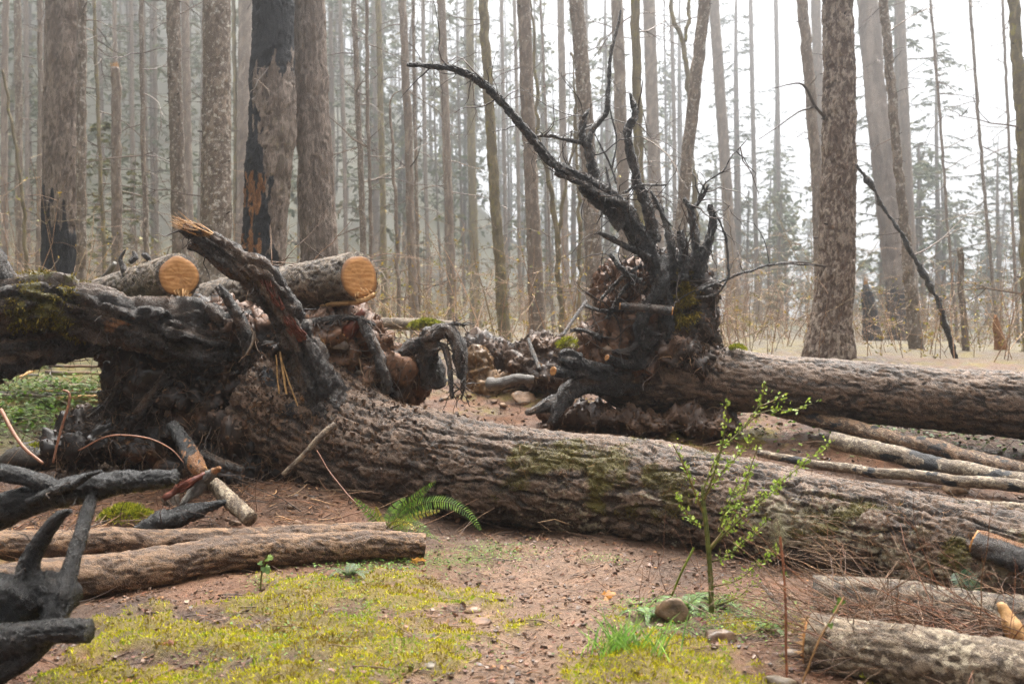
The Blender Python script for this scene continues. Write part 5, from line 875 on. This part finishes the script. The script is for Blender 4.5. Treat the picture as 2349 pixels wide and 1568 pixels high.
for q, s_ in enumerate(brs):
    tt = tube(s_, 6, .02, wob=.004, seed=1103 + q); mk('branch', tt['V'], tt['F'], None, M['twig'], sp, cols=np.tile([.10, .105, .025] if q % 3 else [.13, .10, .035], (len(tt['V']), 1)))
    n = int(tt['L'] * (110 if q >= 5 else 55)); i = np.clip((len(tt['pts']) * (.18 + .82 * rng.random(n))).astype(int), 1, len(tt['pts']) - 1); c = np.repeat(tt['pts'][i], 2, 0) + rng.normal(0, .014, (2 * n, 3)); u = unit(tt['T'][np.repeat(i, 2)] * .6 + rng.normal(0, .7, (2 * n, 3)) + [0, 0, .3]) * rng.uniform(.016, .036, (2 * n, 1)); v = unit(np.cross(u, rng.normal(size=u.shape))) * rng.uniform(.005, .009, (2 * n, 1)); LV.append(leafq(c, u, v))
V, F = cat(LV); stuff(mk('leaves', V, F, None, M['leaf'], sp, smooth=False, cols=rcols(len(F), 4, [(.26, .42, .06), (.20, .35, .05), (.33, .46, .09)], rng, .2)))
# grass tuft
rng = R(1120); n = 120; b0 = G(1445, 1500); st = b0 + rng.normal(0, .06, (n, 3)) * [1.6, 1, 0]; st[:, 2] = H(st[:, 0], st[:, 1]); az = rng.uniform(0, 6.28, n); L = rng.uniform(.10, .26, n)
pp = wander(st, np.stack([np.cos(az) * .6, np.sin(az) * .5, np.ones(n)], 1), L, 6, rng, .06, .13); sd = unit(np.cross(pp[:, 1] - pp[:, 0], rng.normal(size=(n, 3)))); wd = (.0042 * np.array([.8, 1, .9, .7, .45, .05]))[None, :, None] * sd[:, None]; V = np.stack([pp - wd, pp + wd], 2).reshape(-1, 3); k, j = np.meshgrid(np.arange(n), np.arange(5), indexing='ij'); a = k * 12 + j * 2; F = np.stack([a, a + 1, a + 3, a + 2], -1).reshape(-1, 4)
tag(mk('grass_tuft', V, F, None, M['leaf'], cols=rcols(n, 12, [(.16, .36, .06), (.24, .44, .09), (.12, .28, .05)], rng, .2), loc=b0), 'tuft of long green grass on the mossy mound', 'grass')
# broad-leaved shoots
def lobed(c, ax, nrm, s, rng):
    """palmate leaf as a fan of five lobes"""
    x = unit(np.asarray(ax, float)); n_ = unit(np.asarray(nrm, float)); y = unit(np.cross(n_, x)); V = [c]; an = np.linspace(-2.3, 2.3, 17); rad = np.array([.45, .62, .5, .7, .55, .8, .62, .9, 1., .9, .62, .8, .55, .7, .5, .62, .45]) * s; V += [c + x * math.cos(a_) * r_ + y * math.sin(a_) * r_ + n_ * .08 * s * rng.normal() - n_ * .15 * r_ for a_, r_ in zip(an, rad)]
    return np.array(V), np.array([[0, k_ + 1, k_ + 2] for k_ in range(16)])
def shoot(label, path, leaves, seed, stemc=(.10, .12, .03), leafc=((.10, .20, .04), (.14, .24, .05)), lw=.045, w_=4):
    rng = R(seed); A = [(x, y, d_, w_) for x, y, d_ in path]; b_ = P(*path[0]); o = thing('leafy_shoot', label, 'plant', b_); tt = tube(A, 6, .02, wob=.004, seed=seed); mk('stem', tt['V'], tt['F'], None, M['twig'], o, cols=np.tile(stemc, (len(tt['V']), 1)))
    for x, y, d_, s in leaves:
        V, T = lobed(P(x, y, d_), rng.normal(0, .6, 3) + [0, -.2, -.3], [rng.normal(0, .3), -.8, .7], s * lw, rng); mk('leaf', V, None, T, M['leaf'], o, cols=np.tile(np.array(leafc[rng.integers(len(leafc))]), (len(V), 1)))
shoot('two-leaved bright green shoot before the flaky brown log', [(598, 1365, 6.3), (600, 1320, 6.3), (604, 1290, 6.28), (612, 1272, 6.26)], [(608, 1300, 6.26, 1.1), (614, 1278, 6.25, 1.), (600, 1290, 6.27, .6)], 1131)
shoot('tall bare reddish shoot right of the sapling', [(1806, 1568, 4.7), (1802, 1480, 4.75), (1800, 1390, 4.8), (1796, 1300, 4.85), (1790, 1230, 4.9)], [(1800, 1310, 4.84, .5), (1806, 1320, 4.84, .4)], 1132, (.16, .06, .025), w_=6)
shoot('leaning reddish shoot with pale leaves over the torn-end log', [(1842, 1568, 4.45), (1880, 1470, 4.5), (1910, 1415, 4.55), (1936, 1370, 4.6)], [(1920, 1395, 4.57, .7), (1932, 1375, 4.6, .7), (1905, 1430, 4.5, .5)], 1133, (.16, .09, .03), w_=5)
shoot('sprig of fresh green leaves over the brush on the grey log', [(2010, 1530, 4.9), (2020, 1490, 4.95), (2030, 1470, 5)], [(2000, 1462, 4.95, 1.), (2030, 1472, 4.97, .9), (2018, 1500, 4.9, .9), (2040, 1510, 4.9, .8), (1985, 1510, 4.9, .8)], 1134)
shoot('single divided green leaf above the brush at the edge', [(2310, 1568, 4.6), (2300, 1530, 4.65), (2290, 1505, 4.7)], [(2290, 1512, 4.7, 1.3), (2282, 1502, 4.7, .9)], 1135, leafc=((.06, .16, .06),))
shoot('tiny glossy green leaves sprouting on top of the grey log', [(2045, 1370, 5.5), (2040, 1355, 5.5), (2036, 1345, 5.5)], [(2030, 1345, 5.48, .5), (2042, 1340, 5.48, .5), (2050, 1352, 5.48, .5), (2036, 1352, 5.47, .5)], 1136, leafc=((.05, .16, .03),))
shoot('thin green stalk rising behind the rounded boulder', [(1535, 1375, 6.4), (1555, 1330, 6.35), (1575, 1290, 6.3), (1592, 1255, 6.3)], [], 1137, (.15, .22, .03), w_=5)
tag(stone('', G(1545, 1425), (.105, .09, .095), 1141, (.17, .125, .08), 14, sink=.3), 'rounded tan boulder nestled in small ferns', 'boulder')
tag(stone('', G(1645, 1475), (.11, .08, .055), 1142, (.17, .12, .085), 8), 'flat pinkish stone below the sapling', 'stone')
tag(stone('', G(1095, 1430), (.09, .07, .03), 1143, (.19, .125, .09), 6, sink=.55), 'flat pale stone set in the path', 'stone')
tag(stone('', G(1085, 1405), (.06, .05, .03), 1144, (.22, .15, .10), 6, sink=.4), 'tilted tan stone touching the flat path stone', 'stone')
tag(stone('', G(760, 1492), (.032, .026, .026), 1145, (.22, .10, .075), 7), 'small reddish stone on the yellow moss', 'stone')
tag(stone('', G(1822, 1505), (.085, .06, .035), 1146, (.20, .17, .14), 9), 'flat grey stone beside the torn-end log', 'stone')
tag(stone('', G(1775, 1580), (.10, .08, .06), 1147, (.13, .105, .07), 12), 'rounded stone half out of sight by the torn-end log', 'stone')
tag(stone('', G(1205, 1432), (.032, .026, .026), 1148, (.15, .085, .05), 7), 'small upright brown stone on the path', 'stone')
tag(stone('', G(990, 1530), (.07, .055, .02), 1149, (.19, .17, .13), 6, sink=.5), 'flat greenish stone flush with the moss edge', 'stone')
# pine cones, curled leaves
def cone(label, p, seed):
    rng = R(seed); n = 60; f = np.linspace(0, 1, n); a = f * n * 2.4; ax = unit(np.array([rng.normal(), rng.normal(), .1])); e1 = unit(np.cross(ax, [0, 0, 1.])); e2 = np.cross(ax, e1); rr = .019 * np.sin(math.pi * np.clip(f * .9 + .08, 0, 1)) ** .7; rd = e1 * np.cos(a)[:, None] + e2 * np.sin(a)[:, None]; c = p + [0, 0, .016] + ax * ((f - .5) * .07)[:, None] + rd * (rr * .45)[:, None]; u = unit(rd + ax * .7) * .016; v = np.cross(unit(u), ax) * .009
    V, F = leafq(c, u, v); tag(mk('pine_cone', V, F, None, M['col'], smooth=False, cols=rcols(n, 4, [(.07, .035, .022), (.11, .06, .035)], rng)), label, 'cone')
cone('small dark cone beside the flat path stones', G(1062, 1398), 1151); cone('dark cone lying on the path by the small upright stone', G(1140, 1385), 1152)
for q, (lab, x, y, s, c_) in enumerate([('orange dead leaf lying on the path below the trunk', 1388, 1375, .075, (.45, .22, .04)), ('crumpled dark red leaf at the foot of the sapling', 1605, 1437, .06, (.12, .03, .02)), ('curled tan leaf on the yellow moss by the charred root', 500, 1500, .06, (.26, .11, .045)), ('yellow-brown dead fern leaf before the flaky log', 960, 1295, .09, (.42, .25, .07)), ('reddish leaf on the litter by the small reddish stone', 720, 1455, .05, (.18, .06, .035)), ('rusty leaf on litter near the charred root', 395, 1490, .06, (.22, .07, .03)), ('brown leaf under the front trunk on the path', 1190, 1265, .06, (.16, .06, .03))]):
    rng = R(1160 + q); V, T = lobed(G(x, y) + [0, 0, .025], rng.normal(0, 1, 3) * [1, 1, .2], [rng.normal(0, .3), -.3, 1], s, rng); tag(mk('dead_leaf', V, None, T, M['leaf'], smooth=False, cols=np.tile(c_, (len(V), 1))), lab, 'leaf')

# ------------------------------------------------------------------ litter, gravel, moss and ground cover
rng = R(1201)
def gpts(n, y0=4.0, y1=9.3, pw=1.4, xr=(-250, 2600)):
    d_ = y0 + (y1 - y0) * rng.random(n) ** pw; X_ = (rng.uniform(*xr, n) - 1174.5) * d_ / FPX; return X_, d_
X, d = gpts(17000); mmk = mossmask(X, d); k = rng.random(len(X)) > mmk * .8; X, d = X[k], d[k]; st = np.stack([X, d, H(X, d) + .006 + .012 * rng.random(len(X))], 1); n = len(st); az = rng.uniform(0, 6.28, n); L = .012 + .07 * rng.random(n) ** 2.5
pp = wander(st, np.stack([np.cos(az), np.sin(az), rng.normal(0, .16, n)], 1), L, 3, rng, .18); V, F = strands(pp, taper(n, 3, .0012 + .0028 * rng.random(n) ** 3, .7), 3)
stuff(mk('needle_litter', V, F, None, M['twig'], cols=rcols(n, 9, [(.17, .095, .05), (.11, .06, .035), (.25, .16, .085), (.07, .045, .03), (.20, .10, .06)], rng, .3)), 'brown fallen needles and bits of twig over the ground', 'litter')
X, d = gpts(12000, 4.0, 9.5, 1.3); mmk = mossmask(X, d); k = rng.random(len(X)) > mmk * .85; X, d = X[k], d[k]; s = .004 + .018 * rng.random(len(X)) ** 4; V, F = crumbs(np.stack([X, d, H(X, d) + s * .4 + .004], 1), s, rng, .6)
stuff(mk('gravel', V, F, None, M['col'], smooth=False, cols=rcols(len(X), 8, [(.17, .12, .09), (.11, .075, .055), (.24, .175, .135), (.20, .11, .07), (.08, .06, .048)], rng, .3)), 'fine gravel and bark crumbs on the path', 'gravel')
X, d = gpts(7000, 4.0, 9.5, 1.2); n = len(X); c = np.stack([X, d, H(X, d) + .014], 1); az = rng.uniform(0, 6.28, n); u = np.stack([np.cos(az), np.sin(az), rng.normal(0, .18, n)], 1) * rng.uniform(.014, .055, (n, 1)); v = np.stack([-np.sin(az), np.cos(az), rng.normal(0, .3, n)], 1) * rng.uniform(.004, .013, (n, 1)); V, F = leafq(c, u, v)
stuff(mk('bark_chips', V, F, None, M['col'], smooth=False, cols=rcols(n, 4, [(.14, .07, .04), (.22, .13, .075), (.08, .045, .03), (.28, .15, .06), (.17, .06, .035)], rng, .35)), 'brown bark chips and leaf scraps on the ground', 'litter')
# debris on the slopes further back
X, d = gpts(8500, 8.8, 15.5, 1.0); s = .006 + .03 * rng.random(len(X)) ** 4; V, F = crumbs(np.stack([X, d, H(X, d) + s * .4 + .004], 1), s, rng, .7)
stuff(mk('slope_debris', V, F, None, M['col'], smooth=False, cols=rcols(len(X), 8, [(.13, .075, .042), (.085, .05, .03), (.20, .13, .08), (.05, .034, .024), (.16, .085, .045)], rng, .3)), 'crumbled soil and small stones on the slope behind the front trunk', 'soil')
X, d = gpts(4200, 8.0, 15.5, .9); n = len(X); az = rng.uniform(0, 6.28, n); L = .06 + .6 * rng.random(n) ** 3; pp = wander(np.stack([X, d, H(X, d) + .03], 1), np.stack([np.cos(az), np.sin(az), rng.normal(.05, .2, n)], 1), L, 4, rng, .16); V, F = strands(pp, taper(n, 4, .0018 + .006 * L, .5), 3)
stuff(mk('slope_twigs', V, F, None, M['twig'], cols=rcols(n, 12, [(.14, .085, .05), (.08, .05, .035), (.20, .14, .09), (.035, .028, .024), (.26, .19, .12)], rng, .3)), 'scattered twigs and rootlets on the slopes', 'twigs')
def near_debris(name, label, n, xr, yr, seed, pal, L=(.03, .35), r=.0022):
    g = R(seed); c = np.array([G(a, b) for a, b in zip(g.uniform(*xr, n), g.uniform(*yr, n))]); az = g.uniform(0, 6.28, n); l = L[0] + (L[1] - L[0]) * g.random(n) ** 3; q = wander(c + np.array([0, 0, .02]), np.stack([np.cos(az), np.sin(az), g.normal(.1, .25, n)], 1), l, 6, g, .14); V, F = strands(q, taper(n, 6, r * g.uniform(.5, 1.6, n), .5), 4); stuff(mk(name, V, F, None, M['twig'], cols=rcols(n, 24, pal, g, .35)), label, 'twigs')
near_debris('straw_litter', 'straws, twigs and bark shreds strewn below the left root plate', 1100, (-40, 780), (1060, 1290), 1209, [(.24, .14, .075), (.10, .06, .038), (.34, .23, .13), (.045, .032, .026), (.17, .085, .045)], r=.0045)
for q_ in range(34):
    g_ = R(1300 + q_); p_ = G(g_.uniform(0, 720), g_.uniform(1080, 1270)); r_ = g_.uniform(.02, .06); stone('small stone in the debris below the left root plate', p_, (r_, r_ * .8, r_ * .65), 1300 + q_, [(.17, .12, .085), (.11, .08, .06), (.22, .15, .10)][q_ % 3], 7, group='small stones below the left root plate')
# left slope: pale bits under the arch
rng = R(1215)
for q in range(26):
    x, y = rng.uniform(-20, 260), rng.uniform(825, 960); p = G(x, y); az = rng.normal(0, .5) + (3.14 if q % 2 else 0); L = rng.uniform(.4, 1.3); r = rng.uniform(.012, .04); e = p + np.array([math.cos(az) * L, math.sin(az) * L * .7, 0]); e[2] = H(e[0], e[1])[0]
    tt = tube(np.array([[*(p + [0, 0, r]), r], [*((p + e) / 2 + [0, 0, r + .02]), r * .9], [*(e + [0, 0, r + .03]), r * .5]]), 8, .08, wob=.012, seed=1216 + q, world=True); tag(tube_obj('fallen_stick', tt, M[['bark_thin', 'bark_pale', 'splinter', 'greywood'][q % 4]]), 'thin fallen stick in the hollow beneath the arching root', 'stick', 'sticks beneath the arching root')
# moss tufts
def mossfield(name, label, n, xr, y0, y1, pal, L=(.010, .034), wd=.0034, thr=.35):
    X, d = gpts(n, y0, y1, 1.2, xr); mk_ = mossmask(X, d); k = mk_ > thr + .35 * rng.random(len(X)); X, d, mk_ = X[k], d[k], mk_[k]; n = len(X); c = np.stack([X, d, H(X, d) + mk_ * (.02 + .03 * np.clip(fbm(np.stack([X, d, X * 0], 1) / .12, 2, 79), -.6, 1))], 1); u = unit(rng.normal(0, .55, (n, 3)) + [0, -.1, .75]) * rng.uniform(*L, (n, 1)); v = unit(np.cross(u, rng.normal(size=u.shape))) * wd * rng.uniform(.6, 1.5, (n, 1)); V, F = leafq(c, u, v)
    pn = .5 + .5 * fbm(np.stack([X, d, X * 0], 1) / .18, 2, 77); cl = np.asarray(pal)[np.clip((pn * len(pal) * .9 + rng.normal(0, .7, n)).astype(int), 0, len(pal) - 1)] * (1 + .25 * rng.uniform(-1, 1, (n, 1)))
    stuff(mk(name, V, F, None, M['moss'], smooth=False, cols=np.repeat(cl, 4, 0)), label, 'moss')
mossfield('moss_carpet', 'yellow-green feathery moss carpet beside the path', 120000, (-200, 2400), 4.1, 7.6, [(.20, .16, .03), (.34, .36, .02), (.46, .48, .03), (.33, .40, .03), (.19, .31, .03)])
mossfield('moss_patches', 'scattered moss patches on the slopes', 16000, (-200, 2500), 7.6, 14, [(.18, .17, .03), (.25, .23, .03), (.14, .15, .025)], (.02, .05), .006)
# little round and pointed leaves
def cover(n, spots, s=(.008, .02), pal=((.10, .24, .03), (.15, .30, .04), (.07, .18, .025)), hgt=.03):
    cs = []
    for x, y, rx, ry, wt in spots:
        m_ = int(n * wt); b_ = G(x, y); cs.append(np.stack([b_[0] + rng.normal(0, rx, m_), b_[1] + rng.normal(0, ry, m_)], 1))
    c = np.vstack(cs); c = np.column_stack([c, H(c[:, 0], c[:, 1]) + .008 + hgt * rng.random(len(c))]); n = len(c); u = unit(rng.normal(0, 1, (n, 3)) * [1, 1, .3] + [0, -.2, .15]) * rng.uniform(*s, (n, 1)); v = unit(np.cross(u, [0, 0, 1.]) + rng.normal(0, .2, u.shape) * .01) * np.linalg.norm(u, axis=1)[:, None] * .42; V, F = leafq(c, u, v); return V, F, rcols(n, 4, pal, rng, .3)
V, F, c = cover(8000, [(1000, 1290, .28, .22, .18), (1130, 1270, .2, .18, .10), (860, 1310, .22, .12, .08), (760, 1340, .2, .15, .04), (1500, 1400, .18, .14, .08), (1640, 1400, .22, .16, .12), (1720, 1440, .25, .16, .10), (1560, 1450, .2, .1, .05), (780, 1400, .35, .2, .07), (650, 1480, .4, .2, .06), (620, 1340, .1, .08, .02), (1800, 1420, .2, .15, .05), (1380, 1290, .1, .06, .02), (860, 1500, .4, .2, .03)])
stuff(mk('ground_cover', V, F, None, M['leaf'], smooth=False, cols=c), 'small bright green leaves of low herbs along the path', 'herbs')
V, F, c = cover(5200, [(80, 900, .8, .8, .3), (180, 920, .7, .7, .3), (40, 980, .6, .5, .2), (1990, 1000, .7, .5, .1), (2250, 1010, .8, .5, .1)], (.03, .08), ((.09, .19, .03), (.13, .23, .035), (.06, .13, .025)), .16)
stuff(mk('hollow_greenery', V, F, None, M['leaf'], smooth=False, cols=c), 'fresh green leaves beneath the arching root and on the far slope', 'herbs')
def moss_clump(label, c, r, n, seed, pal, L=(.02, .05)):
    g = R(seed); th = g.uniform(0, 6.28, n); q = np.sqrt(g.random(n)); ph = np.sqrt(1 - q * q); c0 = np.asarray(c) + np.stack([np.cos(th) * q * r[0], np.sin(th) * q * r[1], ph * r[2]], 1) * (1 + .25 * fbm(np.stack([np.cos(th) * q, np.sin(th) * q, ph], 1) * 2.5, 2, seed))[:, None]
    u = unit(np.stack([np.cos(th) * q, np.sin(th) * q, ph + .2], 1) + g.normal(0, .5, (n, 3))) * g.uniform(*L, (n, 1)); v = unit(np.cross(u, g.normal(size=u.shape))) * L[1] * .12; V, F = leafq(c0, u, v); k = len(V)
    tag(mk('moss_clump', V, F, None, M['moss'], smooth=False, cols=rcols(n, 4, pal, g, .3)), label, 'moss')
YG = [(.26, .31, .03), (.18, .24, .03), (.34, .37, .04)]
moss_clump('yellow-green moss clump in the debris behind the thin brown logs', G(282, 1195), (.20, .16, .10), 2600, 1251, YG)
moss_clump('small yellow moss tuft on top of the rear fallen trunk', P(1692, 803, 12.0), (.09, .09, .05), 700, 1252, YG)
moss_clump('moss cushion on the slope just behind the front trunk', G(1490, 1034), (.18, .14, .07), 1500, 1253, YG)
moss_clump('dark green moss bank below the rear fallen trunk', G(1585, 995), (.32, .2, .08), 2400, 1254, [(.20, .19, .025), (.13, .14, .02), (.28, .25, .03)])
moss_clump('moss cap on the brown soil mound by the rear plate', P(1305, 800, 14.0), (.16, .12, .14), 1500, 1255, YG)
moss_clump('moss crust on the dark wet boulder', G(90, 1075) + np.array([.05, -.02, .22]), (.26, .2, .05), 1800, 1256, YG)
# larger twigs and brush heaps
rng = R(1231); X, d = gpts(420, 4.2, 9, 1.2); n = len(X); az = rng.uniform(0, 6.28, n); L = rng.uniform(.08, .4, n); pp = wander(np.stack([X, d, H(X, d) + .018], 1), np.stack([np.cos(az), np.sin(az), rng.normal(.03, .06, n)], 1), L, 7, rng, .09); V, F = strands(pp, taper(n, 7, .002 + .005 * L, .5), 5)
stuff(mk('fallen_twigs', V, F, None, M['twig'], cols=rcols(n, 35, [(.10, .06, .04), (.06, .04, .03), (.16, .10, .06), (.20, .15, .11)], rng, .3)), 'fallen twigs strewn over path and moss', 'twigs')
n = 330; a = rng.random(n); b0 = np.array([G(x_, y_) for x_, y_ in zip(rng.uniform(1880, 2420, n), rng.uniform(1460, 1560, n))]); b0[:, 2] += rng.uniform(0, .22, n); pp = wander(b0, np.stack([rng.normal(-.7, .6, n), rng.normal(0, .35, n), rng.normal(.22, .25, n)], 1), rng.uniform(.25, .9, n), 10, rng, .10, .03); V, F = strands(pp, taper(n, 10, .0018 + .0022 * rng.random(n), .4), 4)
b = np.repeat(np.arange(n), 2); j = rng.integers(3, 9, 2 * n); p2 = wander(pp[b, j], unit(pp[b, j] - pp[b, j - 1]) + rng.normal(0, .5, (2 * n, 3)), rng.uniform(.08, .3, 2 * n), 10, rng, .12); V2, F2 = strands(p2, taper(2 * n, 10, .0014, .5), 4); V, F = cat([(V, F), (V2, F2)])
stuff(mk('brush_heap', V, F, None, M['twig'], cols=rcols(3 * n, 40, [(.15, .09, .055), (.10, .06, .04), (.22, .15, .10), (.17, .075, .04)], rng, .3)), 'heap of thin reddish-brown twigs on the grey log', 'twigs')
n = 150; xs_ = rng.uniform(-60, 620, n); b0 = np.array([G(x_, y_) for x_, y_ in zip(xs_, rng.uniform(1050, 1260, n))]); pp = wander(b0, rng.normal(0, .6, (n, 3)) + [0, 0, .55], rng.uniform(.15, .75, n), 9, rng, .16, .05); V, F = strands(pp, taper(n, 9, .0015 + .0035 * rng.random(n) ** 2, .4), 4)
stuff(mk('bramble_stems', V, F, None, M['twig'], cols=rcols(n, 36, [(.15, .085, .055), (.24, .16, .11), (.08, .05, .035)], rng, .3)), 'thin bramble stems and straws before the left root plate', 'twigs')
for q, (lab, sp) in enumerate([('curved pale bramble cane rising by the arching root', [(125, 1060, 8.6, 5), (140, 990, 8.6, 6), (158, 930, 8.6, 6), (160, 900, 8.6, 6), (145, 893, 8.6, 4)]), ('reddish bramble cane slanting behind the charred limb', [(0, 940, 8.4, 10), (30, 990, 8.3, 9), (60, 1030, 8.2, 8), (100, 1060, 8.1, 6)]), ('thin arched brown cane over the angular tan stone', [(180, 1030, 8.6, 3), (250, 1000, 8.5, 4), (330, 1005, 8.5, 4), (390, 1030, 8.5, 3), (420, 1060, 8.5, 2)])]):
    tt = tube(sp, 7, .03, wob=.008, seed=1240 + q); tag(mk('bramble_cane', tt['V'], tt['F'], tt['tris'], M['twig'], cols=np.tile([.24, .13, .09], (len(tt['V']), 1))), lab, 'cane')
n = 34; b0 = np.array([G(x_, y_) for x_, y_ in zip(rng.uniform(1380, 1720, n), rng.uniform(1290, 1400, n))]); pp = wander(b0, rng.normal(0, .7, (n, 3)) + [0, 0, .7], rng.uniform(.15, .55, n), 9, rng, .14, .08); V, F = strands(pp, taper(n, 9, .0022, .4), 4)
stuff(mk('dead_stems', V, F, None, M['twig'], cols=rcols(n, 36, [(.13, .06, .035), (.18, .10, .06)], rng, .3)), 'wiry dead stems in the shade under the front trunk', 'twigs')
# dry twig sprays hanging on the trunk behind the sapling
n = 46; b0 = np.array([P(x_, y_, 6.35) for x_, y_ in zip(rng.uniform(1800, 1900, n), rng.uniform(1180, 1330, n))]); pp = wander(b0, np.stack([rng.normal(.8, .5, n), rng.normal(-.1, .2, n), rng.normal(-.35, .4, n)], 1), rng.uniform(.15, .5, n), 9, rng, .10, .05); V, F = strands(pp, taper(n, 9, .002, .4), 4)
stuff(mk('dry_sprays', V, F, None, M['twig'], cols=rcols(n, 36, [(.15, .095, .055), (.22, .15, .09)], rng, .3)), 'dry brown twig sprays hanging before the front trunk beside the sapling', 'twigs')
n = 160; c = P(1788, 1205, 6.2) + rng.normal(0, 1, (n, 3)) * [.018, .02, .05]; pp = wander(c, rng.normal(0, .3, (n, 3)) + [.1, 0, -1], rng.uniform(.04, .12, n), 6, rng, .3, .1); V, F = strands(pp, taper(n, 6, .0009, .5), 3); tag(mk('beard_lichen', V, F, None, M['twig'], cols=rcols(n, 18, [(.36, .38, .27), (.28, .31, .21)], rng, .15)), 'pale wisp of beard lichen hanging beside the sapling', 'lichen')

# ------------------------------------------------------------------ misty air
bx = np.array([[x_, y_, z_] for x_ in (-260, 260) for y_ in (-75, 320) for z_ in (-10, 150)], float)
hz = mk('haze', bx, [[0, 1, 3, 2], [4, 6, 7, 5], [0, 4, 5, 1], [2, 3, 7, 6], [0, 2, 6, 4], [1, 5, 7, 3]], None, None, smooth=False); hz['kind'] = 'stuff'; hz['label'] = 'pale mist filling the forest air'; hz['category'] = 'mist'
hm = bpy.data.materials.new('haze'); hm.use_nodes = True; nt = hm.node_tree; nt.nodes.clear(); out = nt.nodes.new('ShaderNodeOutputMaterial'); pv = nt.nodes.new('ShaderNodeVolumePrincipled'); pv.inputs['Color'].default_value = (.96, .98, 1, 1); pv.inputs['Density'].default_value = HAZE; pv.inputs['Anisotropy'].default_value = .85
nt.links.new(pv.outputs[0], out.inputs['Volume']); hz.data.materials.append(hm)
tri = sum(len(p.vertices) - 2 for me in bpy.data.meshes for p in ()) + sum(len(me.loops) - 2 * len(me.polygons) for me in bpy.data.meshes)
print('TRIS', tri, 'TIME', round(time.time() - T0, 1))
